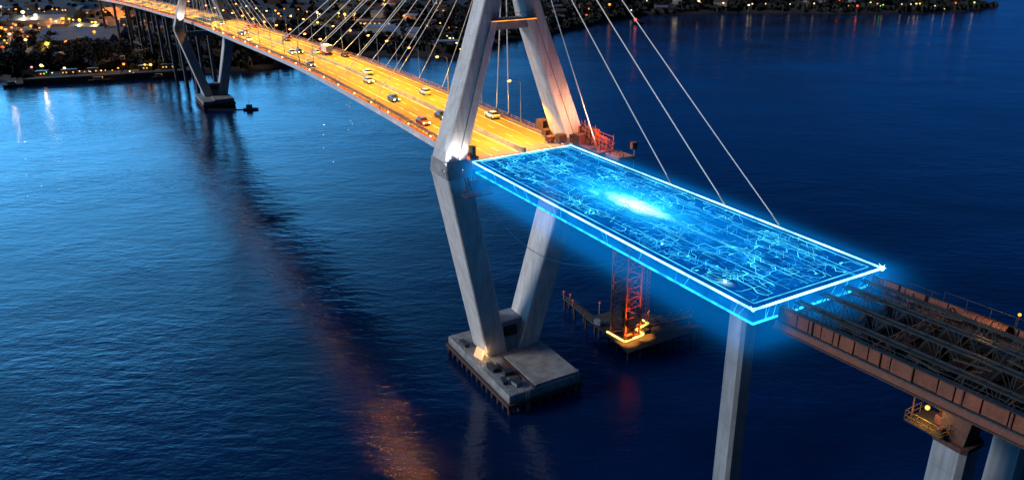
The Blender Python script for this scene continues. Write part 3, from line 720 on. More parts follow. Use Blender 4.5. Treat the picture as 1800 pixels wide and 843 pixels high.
# ---------------------------------------------------------------- steel span under construction
TS = thing('steel_deck_frame', 'unfinished steel deck span with rusty panels and open trusses', 'bridge span', ws(69.7, 1.1, 47.3), YAW + math.radians(4.0))
TS.scale = (1, 1, .8)
Ln = 52; xn, xf = -7.75, 7.4
rr = random.Random(4)
y = -.6; k = 0
while y > -Ln:
    l = rr.choice([1.5, 2.2, 2.3, 1.4]); y1 = y-l; bow = rr.uniform(0, .16)
    MB().loft([(xn-.05-bow, y-.07, -1.75), (xn+.12, y-.07, -1.75), (xn+.12, y1+.07, -1.75), (xn-.05-bow, y1+.07, -1.75)],
              [(xn-.1, y-.07, -.05), (xn+.1, y-.07, -.05), (xn+.1, y1+.07, -.05), (xn-.1, y1+.07, -.05)]).build('web_panel', M['rust_panel'], TS)
    y = y1
y = -.6
while y > -Ln:
    l = rr.choice([1.9, 2.6, 2.2, 1.7]); y1 = y-l
    MB().loft([(xf-.1, y-.09, -1.7), (xf+.1, y-.09, -1.7), (xf+.1, y1+.09, -1.7), (xf-.1, y1+.09, -1.7)],
              [(xf-.1+rr.uniform(0, .1), y-.09, rr.uniform(-.1, .05)), (xf+.1, y-.09, 0), (xf+.1, y1+.09, 0), (xf-.1+rr.uniform(0, .1), y1+.09, rr.uniform(-.1, .05))]).build('web_panel', M['rust_panel'], TS)
    y = y1
m = MB(); y = -.6
while y > -Ln:
    m.box(xn-.28, xn-.06, y-.05, y+.05, -2.0, .02); m.box(xf-.3, xf-.1, y-.06, y+.06, -2.0, .1); y -= rr.uniform(3.0, 4.6)
m.build('stiffener', M['rust_dark'], TS)
for sx, x0 in ((-1, xn), (1, xf)):
    m = MB().box(x0-.45, x0+.3, -Ln, -.4, -1.98, -1.8); m.build('ledge', M['steel_light'] if sx < 0 else M['steel_blue'], TS)
    m = MB().loft([(x0-.30*1, -Ln, -2.9), (x0+.25, -Ln, -2.9), (x0+.25, -.2, -2.9), (x0-.30, -.2, -2.9)], [(x0-.12, -Ln, -1.98), (x0+.1, -Ln, -1.98), (x0+.1, -.2, -1.98), (x0-.12, -.2, -1.98)])
    m.build('lower_web', M['rust'], TS)
    MB().box(x0-.5, x0+.5, -Ln, -.1, -3.08, -2.9).build('bottom_flange', M['rust_dark'], TS)
    m = MB(); m.box(x0-.08, x0+.55 if sx < 0 else x0+.12, -Ln, -.4, .0, .10); m.build('top_flange', M['steel_blue'], TS)
m = MB()
for i in range(18):
    y = -1.2-i*2.95; m.box(xn+.5, xf-.5, y-.16, y+.16, -3.5, -3.05)
m.box(xn+.6, xf-.6, -Ln, -.3, -3.62, -3.52)
m.build('floor_beam', M['black'], TS)
# longitudinal trusses: double top chord, W bracing, bottom chord
for ti, xc in enumerate((-4.9, -1.1, 2.6, 5.6)):
    m = MB(); wd = .42 if ti < 3 else .25
    for dx in (-wd, wd): m.box(xc+dx-.09, xc+dx+.09, -Ln, -.3, -.22, -.02)
    if ti < 3: m.box(xc-wd+.1, xc+wd-.1, -Ln, -.3, -.26, -.20)
    for dx in (-wd*.6, wd*.6): m.box(xc+dx-.07, xc+dx+.07, -Ln, -.3, -3.0, -2.84)
    tr = m.build('truss', M['steel_blue'], TS)
    m = MB(); y = -.5; i = 0
    while y > -Ln:
        l = 1.15+rr.uniform(-.15, .15)
        for dx in (-wd, wd):
            if i % 2: m.bar((xc+dx, y, -.15), (xc+dx*.6, y-l, -2.9), .075)
            else: m.bar((xc+dx*.6, y, -2.9), (xc+dx, y-l, -.15), .075)
            if i % 3 == 0: m.bar((xc+dx, y, -.15), (xc+dx*.6, y, -2.9), .07)
        if i % 2 == 0: m.bar((xc-wd, y, -.1), (xc+wd, y-l*.8, -.1), .06)
        y -= l; i += 1
    m.build('web_bracing', M['steel_light'], tr)
for i in range(13):
    y = -2.2-i*4.1
    m = MB(); xs = [xn+.2, -4.9, -1.1, 2.6, 5.6, xf-.2]
    for a, b in zip(xs, xs[1:]):
        m.bar((a, y, -.3), (b, y, -2.8), .10); m.bar((a, y, -2.8), (b, y, -.3), .10)
        m.bar((a, y, -2.9), (b, y, -2.9), .16)
    if i % 3 == 2: m.bar((xn+.2, y-.3, -.25), (xf-.2, y-.3, -.25), .14)
    m.build('cross_brace', M['rust'] if i % 3 == 2 else M['steel_light'], TS)
for i in range(6):   # gusset plates at the heavy frames
    y = -6.5-i*8.0
    for xc in (-4.9, -1.1, 2.6):
        MB().poly([(xc-.5, y, -2.9), (xc+1.5, y, -2.9), (xc+.8, y+.08, -.3), (xc-.2, y+.08, -.3)], [(0, 1, 2, 3)]).build('gusset_plate', M['rust_dark'], TS)
m = MB()
for y0, y1, h in ((-1, -9, .8), (-9.5, -24, 1.35), (-25, -50, .9)):
    m.bar((xf+.15, y0, h), (xf+.15, y1, h), .06)
    yy = y0
    while yy >= y1: m.bar((xf+.15, yy, 0), (xf+.15, yy, h), .06); yy -= 2.4
m.build('handrail', M['steel_light'], TS)
m = MB(); m.bar((xn+.45, -.5, .55), (xn+.45, -Ln, .55), .05); yy = -.5
while yy > -Ln: m.bar((xn+.45, yy, .05), (xn+.45, yy, .55), .05); yy -= 2.1
m.build('near_handrail', M['steel_blue'], TS)
# torn end next to the glowing segment
m = MB()
for i in range(36):
    x0 = rr.uniform(xn, xf); z0 = rr.uniform(-3.2, -.1); m.bar((x0, -.8, z0), (x0+rr.uniform(-.4, .4), rr.uniform(-.3, -.05), z0+rr.uniform(-.4, .4)), .09)
m.build('torn_end', M['steel_light'], TS)
for i in range(14):
    x0 = rr.choice([-6.4, -3.0, .8, 4.1])+rr.uniform(-.8, .8); yy = -3-i*3.3+rr.uniform(-1, 1); a = rr.uniform(-.3, .3)
    MB().bar((x0, yy, -.05), (x0+3.2*math.sin(a), yy-3.2*math.cos(a), .0), .34, .06).build('scaffold_board', M['timber'], TS)
for i in range(5):
    m = MB(); x0 = rr.uniform(-6, 5); y0 = -4-i*8; pts = [(x0+.6*math.sin(q*.9), y0-q*.8, -.1-1.0*math.sin(q/9*PI)) for q in range(10)]
    for q in range(9): m.tube(pts[q], pts[q+1], .04, 5)
    m.build('loose_cable', M['rust'] if i % 2 else M['black'], TS)
# lamp lit formwork rolls on the far girder
for j, yy in enumerate((-11.6, -13.1, -14.6)):
    t = thing('rusty_drum', ['amber lit rusty steel drum on the far girder, nearest the glowing segment', 'middle amber lit rusty drum on the far girder', 'amber lit rusty drum on the far girder, furthest from the glowing segment'][j], 'drum', (0, 0, 0), YAW+math.radians(4))
    c4_, s4_ = math.cos(math.radians(4)), math.sin(math.radians(4))
    lx, ly = 6.75, yy
    t.location = ws(70.9-(lx*s4_+ly*c4_), 1.2+lx*c4_-ly*s4_, 46.9)
    MB().tube((0, -.68, 0), (0, .68, 0), .62, 16).build('shell', M['rust_panel'], t)
    m = MB()
    for q in (-.66, -.2, .25, .66): m.tube((0, q-.04, 0), (0, q+.04, 0), .66, 16)
    m.build('hoop', M['rust'], t)
dr = ws(70.9+13.5, 1.2+6.6, 49.0)
lamp('drum_light', 'POINT', dr, 190, (1, .42, .06), .2)
t = thing('work_lamp', 'small amber work lamp over the rusty drums', 'lamp', ws(70.9+14.9, 1.2+9.0, 47.2), YAW)
MB().bar((0, 0, 0), (0, 0, 1.3), .06).build('pole', M['steel_light'], t); MB().ball((0, 0, 1.4), .16).build('lamp_head', M['lamp_o'], t)

# ---------------------------------------------------------------- tall piers
def pier(label, s, t_, top, hx, hy, capo=True):
    P = thing('bridge_pier', label, 'pier', ws(s, t_, 0), YAW)
    MB().leg((0, 0, -4), (0, 0, top), (hx*1.12, hy*1.12), (hx, hy), hx*.32).build('shaft', M['concrete_dark'], P)
    if capo: MB().leg((0, 0, top+.5), (0, 0, 44.65), (hx*.8, hy*.75), (hx*.55, hy*.9)).build('bearing', M['rust_dark'], P)
    if capo: MB().leg((0, 0, top), (0, 0, top+.5), (hx*1.12, hy*1.08), (hx*1.12, hy*1.08), hx*.3).build('bearing_cap', M['rust_dark'], P)
    return P
pier('slender octagonal concrete pier under the end of the glowing segment', 65.2, -5.9, 45.8, 1.2, 1.3, False)
pier('octagonal concrete pier with the amber lit work platform at its top', 89.1, -2.5, 40.4, 1.45, 1.6)
pier('octagonal concrete pier cropped at the lower right corner', 90.2, 6.0, 41.0, 1.45, 1.6)
t = thing('work_platform', 'small amber lit work platform hung beside a pier top', 'platform', ws(87.2, -3.2, 41.2), YAW)
MB().box(-1.7, 1.9, -1.6, 2.0, 0, .14).build('floor', M['timber'], t)
m = MB()
for (a, b) in (((-1.7, -1.6), (1.9, -1.6)), ((1.9, -1.6), (1.9, 2)), ((-1.7, 2), (-1.7, -1.6)), ((-1.7, 2), (1.9, 2))):
    for h in (.6, 1.15): m.bar((*a, h), (*b, h), .06)
    for f in (0, .33, .66, 1): p = (a[0]+(b[0]-a[0])*f, a[1]+(b[1]-a[1])*f); m.bar((*p, .1), (*p, 1.15), .06)
m.build('railing', mat('yellow_rail', (.28, .16, .03), .6, var=.5), t)
for p in ((-1.4, 1.6), (1.6, 1.6)): MB().bar((*p, .1), (*p, 3.0), .09).build('hanger', M['rust'], t)
MB().ball((-.2, .9, 1.5), .22).build('lamp_head', M['lamp_y'], t)
m = MB(); m.box(.2, 1.5, -.8, .3, .14, 1.0); m.tube((-1.2, -1, .4), (.1, -1, .4), .26, 10); m.build('equipment', M['rust'], t, bevel=.05)
lamp('platform_light', 'POINT', ws(87.0, -4.4, 42.9), 300, (1, .5, .07), .3)

# ---------------------------------------------------------------- unfinished side platform by the right pylon leg
rr = random.Random(31)
t = thing('unfinished_platform', 'rusty unfinished side platform by the foot of the right pylon leg', 'platform', wl((12.4, -6, 48.2)), YAW)
MB().box(-1.6, 1.9, -7.0, 8, -.5, 0).build('deck_plate', M['rust'], t, bevel=.05)
m = MB()
for y in range(-7, 9, 2): m.bar((-1.6, y, -.4), (1.9, y, -.4), .2); m.bar((1.9, y, -.4), (-1.2, y, -2.2), .15)
m.build('bracket', M['rust_dark'], t)
m = MB()
for k in range(40):
    x0, y0 = rr.uniform(-1.5, 1.8), rr.uniform(-6, 8); a = rr.uniform(0, PI); l = rr.uniform(.6, 2)
    m.bar((x0, y0, rr.uniform(.05, .9)), (x0+l*math.cos(a), y0+l*math.sin(a), rr.uniform(.05, 1.4)), rr.uniform(.08, .3), rr.uniform(.05, .2))
sc = MB()
for (y0, y1, hh) in ((-6.8, -2.2, 2.6), (-1.2, 3.4, 3.6), (4.2, 7.6, 3.0)):
    n_ = int((y1-y0)/1.15)
    for i in range(n_+1):
        yy = y0+(y1-y0)*i/n_
        for xx in (.2, 1.6): sc.bar((xx, yy, 0), (xx, yy, hh+rr.uniform(-.9, .5)), .09)
        sc.bar((.2, yy, 1.5), (1.6, yy, 1.5), .07)
    for z in (.8, 1.6, 2.4):
        if z < hh: sc.bar((1.6, y0, z), (1.6, y1, z+rr.uniform(-.1, .1)), .08); sc.bar((.2, y0, z), (.2, y1, z), .07)
    sc.bar((1.6, y0, .1), (1.6, y1, hh-.3), .07)
sc.build('scaffold', M['orange_steel'], t)
tp = MB()
for k in range(9):
    y0 = -6+1.5*k; x0 = rr.uniform(-1.2, .6); h0 = rr.uniform(.9, 2.2); w0 = rr.uniform(.8, 1.4)
    tp.poly([(x0, y0, 0), (x0+w0, y0+.3, 0), (x0+w0*.8, y0+1.2, .1), (x0+.1, y0+1.1, 0), (x0+w0*.4, y0+.4, h0), (x0+w0*.6, y0+.8, h0*.8)],
            [(0, 1, 4), (1, 2, 5, 4), (2, 3, 5), (3, 0, 4, 5)])
tp.build('tarpaulin', M['wall_warm'], t)
d = m.build('scrap', M['rust_panel'], t); d['kind'] = 'stuff'
m = MB()
for k in range(24):
    y0 = rr.uniform(-6.8, 7.8); m.bar((1.8, y0, 0), (1.8+rr.uniform(-.2, .2), y0, rr.uniform(.8, 1.9)), .07)
m.bar((1.85, -6.9, 1.1), (1.85, 7.9, 1.1), .06)
m.build('railing', M['rail'], t)
BX = [(11.2, -6.2, 1.6, 1.6, 1.5, 'rust_panel', 'rusty formwork stack beside the inner corner of the glowing segment'), (9.0, -3.2, 1.2, 1.6, 1.2, 'rust_dark', 'dark machine on the torn corner of the lit deck'), (7.6, -1.6, 1.0, 1.2, .8, 'orange_steel', 'small orange crate at the torn deck edge'), (12.0, 3.2, 1.9, 1.5, 2.0, 'rust_panel', 'tall rusty formwork box against the right pylon leg'), (11.6, -.8, 1.6, 1.8, 1.5, 'tarp', 'tarpaulin bundle beside the right pylon leg'),
      (13.2, -2.6, 1.4, 1.4, 1.5, 'rust', 'small rusty crate in the middle of the side platform'), (11.6, -4.0, 1.7, 1.5, 1.1, 'wall_warm', 'low brick red pallet stack on the side platform'),
      (13.4, -8.2, .9, .9, 2.2, 'orange_steel', 'upright orange cabinet on the side platform'), (10.4, 5.6, 1.2, 2.4, 1.9, 'rust_dark', 'dark generator box behind the right pylon leg'),
      (9.2, 2.4, .7, 1.6, 1.0, 'rust_panel', 'rusty skip at the edge of the lit road')]
for q in range(12):
    BX.append((rr.uniform(10.9, 14), 7.2-q*1.35, rr.uniform(.6, 1.3), rr.uniform(.6, 1.3), rr.uniform(.8, 2.2), rr.choice(['rust_panel', 'rust', 'orange_steel', 'rust_dark']), 'small rusty crate in the heap on the side platform'))
for x, y, a, b, h, mt, lab in BX:
    t = thing('crate', lab, 'crate', wl((x, y, 48.2 if x > 10.5 else 48.22)), YAW+rr.uniform(-.3, .3), group='rusty crates heaped on the side platform')
    MB().box(-a/2-.1, a/2+.1, -b/2, b/2, 0, h*1.3).build('body', M[mt], t, bevel=.08)
    m = MB()
    for q in (-a/2-.12, 0, a/2+.12): m.box(q-.04, q+.04, -b/2-.03, b/2+.03, .05, h*1.3+.04)
    m.build('batten', M['rust_dark'], t)
t = thing('cantilever_arm', 'pink lit cantilever arm with a tall post by the glowing segment', 'cantilever', wl((13.4, -13.6, 47.6)), YAW)
m = MB().loft([(-1.4, -3.6, -.2), (1.5, -4.6, -.1), (1.5, 2.5, -.5), (-1.4, 2.5, -.5)], [(-1.4, -3.6, .5), (1.5, -4.6, .7), (1.5, 2.5, .3), (-1.4, 2.5, .3)]); m.build('beam', M['wall_warm'], t, bevel=.08)
MB().bar((1.3, -4.4, -4.2), (1.3, -4.4, 3.0), .14).build('post', M['galv'], t)
MB().box(.6, 1.7, -4.8, -4.0, 1.9, 3.1).build('signal_box', M['rust_panel'], t, bevel=.06)
m = MB()
for k in range(14): x0, y0 = rr.uniform(-1.3, 1.3), rr.uniform(-4, 2.2); m.bar((x0, y0, .4), (x0+rr.uniform(-.6, .6), y0+rr.uniform(-.6, .6), rr.uniform(.6, 1.5)), .1)
m.build('rebar', M['rust_panel'], t)
lamp('platform_wash', 'POINT', wl((11.5, -11.5, 53.2)), 3600, (1, .34, .26), .4)
lamp('platform_wash', 'POINT', wl((9.5, -7.5, 54.0)), 2200, (1, .40, .16), .4)  # both washes added without fixtures to brighten the platform heap
lamp('deck_end_light', 'SPOT', wl((0, -2, 57)), 9000, (1, .58, .42), .6, (0, .0, -1), 2.0)  # added spot without a fixture, tints the deck end pink
# bundle on the near leg knuckle
t = thing('scaffold_cradle', 'dark scaffold cradle bolted under the near knuckle of the pylon', 'scaffold', wl((-11.2, -6.4, 44.6)), YAW)
m = MB()
for k in range(9): m.bar((-2.4, -1.2-.2*k, -1.2+.3*k), (2.6, -1.0-.2*k, -1.3+.3*k), .12)
m.build('tube', M['steel_light'], t)
m = MB()
for k in range(16): x0 = rr.uniform(-2.2, 2.4); m.bar((x0, -2.6, -1.4), (x0+rr.uniform(-.5, .5), -1.0, 1.4), .10)
m.build('brace', M['rust_panel'], t)
MB().box(-2.5, 2.7, -2.9, -.6, -1.7, -1.5).build('platform', M['rust_dark'], t)
t = thing('worker_hut', 'narrow dark cabin standing on the deck corner by the glowing segment', 'cabin', wl((-9.9, -4.3, 48.2)), YAW)
MB().box(-.4, .4, -.5, .5, 0, 2.1).build('wall', M['steel_blue'], t, bevel=.05); MB().box(-.5, .5, -.6, .6, 2.1, 2.25).build('roof', M['rust_dark'], t)

# ---------------------------------------------------------------- things on the foreground pile cap
t = thing('lit_shelter', 'small glowing work shelter at the left rim of the pile cap', 'shelter', wl((-6.3, 2.6, 4.0)), YAW+.25)
MB().poly([(-.9, -1.4, 0), (.9, -1.4, 0), (0, -1.2, 2.0), (-.9, 1.4, 0), (.9, 1.4, 0), (0, 1.2, 2.0)], [(0, 2, 5, 3), (1, 4, 5, 2), (3, 5, 4)]).build('canvas', mat('lit_canvas', (.6, .45, .3), .7, var=.5, emit=(1, .5, .2), estr=.9), t)
MB().ball((0, -.6, 1.0), .2).build('lamp_head', M['lamp_w'], t)
lamp('shelter_light', 'POINT', wl((-6.4, 1.0, 5.4)), 160, (1, .6, .3), .2)
for k, (x, y, lx, ly, h, mt, lab) in enumerate([(-6.6, -3.0, 1.2, 3.0, .9, 'steel_blue', 'long steel equipment box on the left rim of the pile cap'), (-5.0, -6.4, 1.6, 1.4, 1.0, 'steel_light', 'square grey equipment box halfway along the pile cap'),
        (-6.9, -8.4, 1.0, 2.0, .7, 'rust', 'rusty skip on the left rim of the pile cap'), (-5.2, -10.4, 1.5, 1.8, .8, 'tarp', 'tarpaulin covered pallet near the front corner of the pile cap'),
        (-7.2, 8.6, 1.2, 2.6, .8, 'steel_light', 'pale equipment box at the back of the pile cap'), (7.4, 6.8, 1.6, 2.2, 1.6, 'rust_dark', 'dark generator behind the right leg on the pile cap'), (7.0, 3.6, 1.2, 1.0, .9, 'orange_steel', 'orange toolbox beside the right lower leg'), (7.5, 10.0, 1.4, 2.8, 1.2, 'rust_dark', 'dark container at the far rim of the pile cap')]):
    t = thing('equipment_box', lab, 'box', wl((x, y, 4.0)), YAW+rr.uniform(-.25, .25))
    MB().box(-lx/2, lx/2, -ly/2, ly/2, .1, h).build('body', M[mt], t, bevel=.07)
    m = MB(); m.box(-lx/2+.1, lx/2-.1, -ly/2+.1, ly/2-.1, 0, .1); m.build('skid', M['black'], t)
    MB().box(-lx/2-.03, lx/2+.03, -ly/2-.03, ly/2+.03, h-.02, h+.06).build('lid', M['steel_light'], t, bevel=.02)
for k in range(6):
    t = MB().tube((0, -3.5, 0), (0, 3.5, 0), .16, 8).build('steel_pipe', M['steel_light' if k % 2 else 'rust'], None, loc=wl((-3.6-.36*k, -5.0-.7*(k % 3), 4.18)), rz=YAW+.02*k)
    tag(t, 'long steel pipe lying beside the raised bearing slab', 'pipe', 'pipes on the pile cap')
t = thing('steel_mooring_rail', 'low steel rail track along the edge of the bearing slab', 'rail', wl((-3.0, -7, 4.02)), YAW)
MB().box(-.12, .12, -6.6, 6.6, 0, .42).build('rail_beam', M['rust_dark'], t)

# ---------------------------------------------------------------- jetty with lattice tower
J = thing('timber_jetty', 'dark piled jetty around the lattice tower', 'jetty', wl((26, 0, 0)), YAW)
m = MB()
def plank(m, pts, z0=2.7, z1=3.0): m.loft([(x, y, z0) for x, y in pts], [(x, y, z1) for x, y in pts])
plank(m, [(-4.2, -10.2), (12.4, -10.4), (12.2, -.6), (4.0, 7.0), (-3.0, 7.0)]); m.build('platform', M['timber'], J)
MB().loft([(-3.0, 4.9, 2.72), (-1.2, 4.9, 2.72), (-.2, 18.5, 2.72), (-2.0, 18.5, 2.72)], [(-3.0, 4.9, 2.98), (-1.2, 4.9, 2.98), (-.2, 18.5, 2.98), (-2.0, 18.5, 2.98)]).build('walkway', M['timber'], J)
MB().loft([(9.1, -6.4, 2.5), (16.6, -9.5, 2.5), (16.9, -8.0, 2.5), (9.2, -4.6, 2.5)], [(9.1, -6.4, 2.8), (16.6, -9.5, 2.8), (16.9, -8.0, 2.8), (9.2, -4.6, 2.8)]).build('walkway', M['timber'], J)
rr = random.Random(14)
for (x, y) in [(-3.2, -8.8), (0, -8.9), (3, -9.0), (6, -9.1), (9, -9), (9, -5.5), (8.8, -2), (6.2, 1.8), (-3.2, -5), (-3.0, -1.2), (-2.7, 2.4), (-2.4, 4.6), (3.8, 4.6), (-2.8, 7.5), (-1.4, 10.5), (-2.3, 13), (-.8, 15.5), (-1.9, 18), (-.4, 18.2), (12, -7.6), (14.5, -8.6), (16.6, -9.2), (16.6, -8.1)]:
    MB().tube((x, y, -3), (x+rr.uniform(-.15, .15), y, 2.75), .27, 8).build('pile', M['rust_dark'], J)
m = MB()
for k in range(9):
    y = 5+k*1.6; x = -3.0+(y-4.9)/13.6
    m.bar((x, y, 3), (x, y, 3.9+.2*(k % 2)), .08); m.bar((x, y, 3.8), (x+.118, y+1.6, 3.8), .07)
m.build('railing', M['rust'], J)
for (x, y, h) in ((-2.0, 18.2, 1.7), (-1.2, 16.6, 1.4), (-2.2, 14.0, 1.2), (1.8, 8.8, 1.8)):
    t = thing('mooring_post', {18.2: 'red capped post at the outer tip of the jetty walkway', 16.6: 'second red capped post from the walkway tip', 14.0: 'short red capped post midway on the walkway', 8.8: 'lone red capped post standing clear of the walkway'}[y], 'post', wl((26+x, y, 2.9)), YAW)
    b = 0 if x < 1 else -5.6
    MB().tube((0, 0, b), (0, 0, h), .16, 8).build('shaft', M['wall_pale'], t); MB().ball((0, 0, h+.12), .27, 8, 6).build('cap', mat('red_cap', (.6, .05, .03), .5, emit=(1, .08, .02), estr=.25) if 'red_cap' not in bpy.data.materials else bpy.data.materials['red_cap'], t)
# lattice tower
T = thing('lattice_tower', 'orange lattice access tower rising from the lit jetty', 'tower', wl((26.2, -3.0, 3.0)), YAW+.12)
a = 2.15; Ht = 21
for (x, y) in ((-a, -a), (a, -a), (a, a), (-a, a)): MB().bar((x, y, 0), (x, y, Ht), .36).build('leg', M['orange_steel'], T)
m = MB(); n = 9; c = [(-a, -a), (a, -a), (a, a), (-a, a)]
for i in range(n):
    z0 = Ht*i/n; z1 = Ht*(i+1)/n
    for j in range(4):
        p, q = c[j], c[(j+1) % 4]
        m.bar((*p, z0), (*q, z0), .2)
        if (i+j) % 2: m.bar((*p, z0), (*q, z1), .14)
        else: m.bar((*q, z0), (*p, z1), .14)
m.build('bracing', M['orange_steel'], T)
m = MB()
for i in range(n*2):   # stair flights
    z0 = Ht*i/(2*n); z1 = Ht*(i+1)/(2*n); sgn = 1 if i % 2 else -1
    for x in (-.9, .9): m.bar((x, -1.5*sgn, z0), (x, 1.5*sgn, z1), .09)
    for q in range(5): f = q/4; m.bar((-.9, -1.5*sgn+3*sgn*f, z0+(z1-z0)*f), (.9, -1.5*sgn+3*sgn*f, z0+(z1-z0)*f), .06)
m.build('stair', M['rust'], T)
MB().box(-.55, .55, -.55, .55, 0, Ht-2).build('lift_shaft', M['rust_dark'], T)
T = thing('lattice_tower', 'thin lattice mast on the right side of the lit jetty', 'tower', wl((32.0, -2.6, 3.0)), YAW+.1)
for (x, y) in ((-.5, -.5), (.5, -.5), (.5, .5), (-.5, .5)): MB().bar((x, y, 0), (x, y, 15), .09).build('leg', M['orange_steel'], T)
m = MB()
for i in range(12):
    z0 = 15*i/12; z1 = z0+1.25; m.bar((-.5, -.5, z0), (.5, -.5, z1), .06); m.bar((-.5, -.5, z1), (-.5, .5, z0), .06); m.bar((.5, -.5, z0), (.5, .5, z1), .06)
m.build('bracing', M['orange_steel'], T)
t = thing('strip_light_barrier', 'bright yellow strip lights ringing the foot of the lattice tower', 'strip light', wl((26.2, -3.0, 3.02)), YAW+.12)
ring = [(-2.9, 2.6), (-2.9, -3.0), (1.6, -3.2), (2.7, -3.0), (2.7, -.6), (7.0, -.2), (7.2, 1.8)]
for i in range(len(ring)-1):
    p, q = ring[i], ring[i+1]
    MB().bar((*p, .12), (*q, .12), .34, .2).build('strip', M['strip_y'], t)
m = MB()
for i in range(len(ring)-1):
    p, q = ring[i], ring[i+1]; m.bar((*p, .9), (*q, .9), .06); m.bar((*p, .1), (*p, .9), .07)
m.build('railing', M['orange_steel'], t)
for (x, y, pw) in ((24.4, -6.4, 1800), (28.6, -6.0, 1800), (32.5, -3.4, 240), (26.2, -3.0, 900)): lamp('jetty_light', 'SPOT', wl((x, y, 7.5)), pw*4, (1, .42, .06), .3, (0, 0, -1), 1.15)
lamp('tower_uplight', 'SPOT', wl((26, -8.5, 3.6)), 15000, (1, .24, .04), .3, dl(0, .30, 1), .9)  # added upward spot that makes the tower more orange
for k, (x, y, s_, lab) in enumerate([(25.0, -5.9, 1.0, 'yellow lit compressor inside the tower base'), (27.6, -1.6, .9, 'yellow lit pump at the back of the tower base'), (23.2, 2.8, 1.1, 'pale covered bundle where the walkway meets the jetty'), (30.2, -5.6, .9, 'dark drum rack on the right of the jetty')]):
    t = thing('site_machine', lab, 'machine', wl((x, y, 3.0)), YAW+k)
    MB().box(-.8*s_, .8*s_, -.5*s_, .5*s_, .25, 1.3*s_).build('body', M['tarp' if k == 2 else 'orange_steel' if k < 2 else 'steel_blue'], t, bevel=.1)
    m = MB(); m.tube((-.5*s_, 0, 1.3*s_), (-.5*s_, 0, 2.0*s_), .1, 8); m.build('exhaust', M['rust_dark'], t)
    m = MB(); m.box(-.9*s_, .9*s_, -.4*s_, .4*s_, 0, .25); m.build('skid', M['black'], t)
t = thing('gangway', 'dark truss gangway leading right from the jetty', 'gangway', wl((37.5, -3.5, 4.4)), YAW-.1)
m = MB()
for x in (-5.5, ): pass
for yy in (-.7, .7):
    m.bar((-6, yy, -1.2), (7, yy, -1.6), .14); m.bar((-6, yy, .4), (7, yy, -.2), .12)
    for i in range(10): x0 = -6+1.3*i; m.bar((x0, yy, -1.2 if i % 2 else .35), (x0+1.3, yy, .3 if i % 2 else -1.25), .09)
m.build('truss', M['steel_blue'], t)
MB().box(-6, 7, -.65, .65, -1.75, -1.62).build('walkway', M['timber'], t)
m = MB()
for x0 in (-5.5, 0, 6.5): m.tube((x0, 0, -7.5), (x0, 0, -1.7), .25, 8)
m.build('support', M['rust_dark'], t)

# ---------------------------------------------------------------- viaduct piers behind the far pylon
for k, u in enumerate([366, 396, 428, 462, 498, 536, 578, 624, 676]):
    c, z, g = C(u); p = wl((c, u, 0)); base = -3
    for sx in (-1, 1):
        t = thing('viaduct_pier', 'slender column under the approach viaduct behind the distant pylon', 'pier', wl((c+5.2*sx, u, 0)), YAW, 'columns of the approach viaduct')
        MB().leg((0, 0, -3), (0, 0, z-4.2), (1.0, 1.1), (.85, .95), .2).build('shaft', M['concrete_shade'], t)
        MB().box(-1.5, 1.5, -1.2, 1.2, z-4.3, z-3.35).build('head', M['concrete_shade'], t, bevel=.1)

# ---------------------------------------------------------------- shore
xs = sorted(set([-1600+25*i for i in range(44)] + [-520+9*i for i in range(121)] + [p[0] for p in SH]))
ds = [-8, -.5, 0, 1.5, 4, 8, 15, 25, 40, 60, 80, 105, 130, 160, 190, 225, 260, 300, 345, 400, 460, 530, 620, 740, 900, 1150, 1500]
mb = MB()
for X in xs:
    for d in ds:
        Y = shoreY(X)+d; z = -3 if d < 0 else H(X, Y)
        if d == 0: z = .3
        mb.v.append((X, Y, z))
k = len(ds)
for i in range(len(xs)-1):
    for j in range(k-1): mb.f.append((i*k+j, (i+1)*k+j, (i+1)*k+j+1, i*k+j+1))
o = mb.build('land', M['land'], smooth=True); tag(o, 'dark wooded shore and hills beyond the strait', 'land', kind='structure')

def ribbon(name, pts, wd, m, lab, up_=.35):
    mb = MB(); n = []
    for (a, b) in zip(pts, pts[1:]):
        st = max(2, int(math.hypot(b[0]-a[0], b[1]-a[1])/6))
        n += [(a[0]+(b[0]-a[0])*i/st, a[1]+(b[1]-a[1])*i/st) for i in range(st)]
    n.append(pts[-1])
    for i, p in enumerate(n):
        q = n[min(i+1, len(n)-1)]; r = n[max(i-1, 0)]; dx, dy = q[0]-r[0], q[1]-r[1]; l = math.hypot(dx, dy) or 1
        nx, ny = -dy/l*wd/2, dx/l*wd/2
        z = max(H(p[0], p[1]), H(p[0]+nx, p[1]+ny), H(p[0]-nx, p[1]-ny))+up_
        mb.v += [(p[0]+nx, p[1]+ny, z), (p[0]-nx, p[1]-ny, z)]
    for i in range(len(n)-1): mb.f.append((2*i, 2*i+1, 2*i+3, 2*i+2))
    o = mb.build(name, m); tag(o, lab, 'road', kind='structure')
    return n
shore_road = [(-431, 866), (-381.5, 791.5), (-339, 715.7), (-310, 660), (-282, 604.8), (-258, 555), (-240.7, 519)]
ribbon('road', shore_road, 13, M['road_land'], 'amber lit road running up the shore beside the viaduct')
ribbon('road', [(-560, 742), (-474, 735), (-451.7, 747), (-436, 762.4), (-416.6, 778.5)], 12, M['road_land'], 'orange lit street through the harbour district')
ribbon('road', [(-600, 825), (-530, 830.3), (-498, 836.5), (-460, 831), (-412, 805), (-390, 760)], 9, M['road_land'], 'curving back road behind the harbour')
for i, (x, y) in enumerate([(-431, 866), (-420, 850), (-410, 834), (-399, 817), (-388, 801), (-376, 782)]):
    lamp('shore_light', 'SPOT', (x, y, H(x, y)+14), 60000, (1, .30, .03), .5, (0, 0, -1), 2.3)
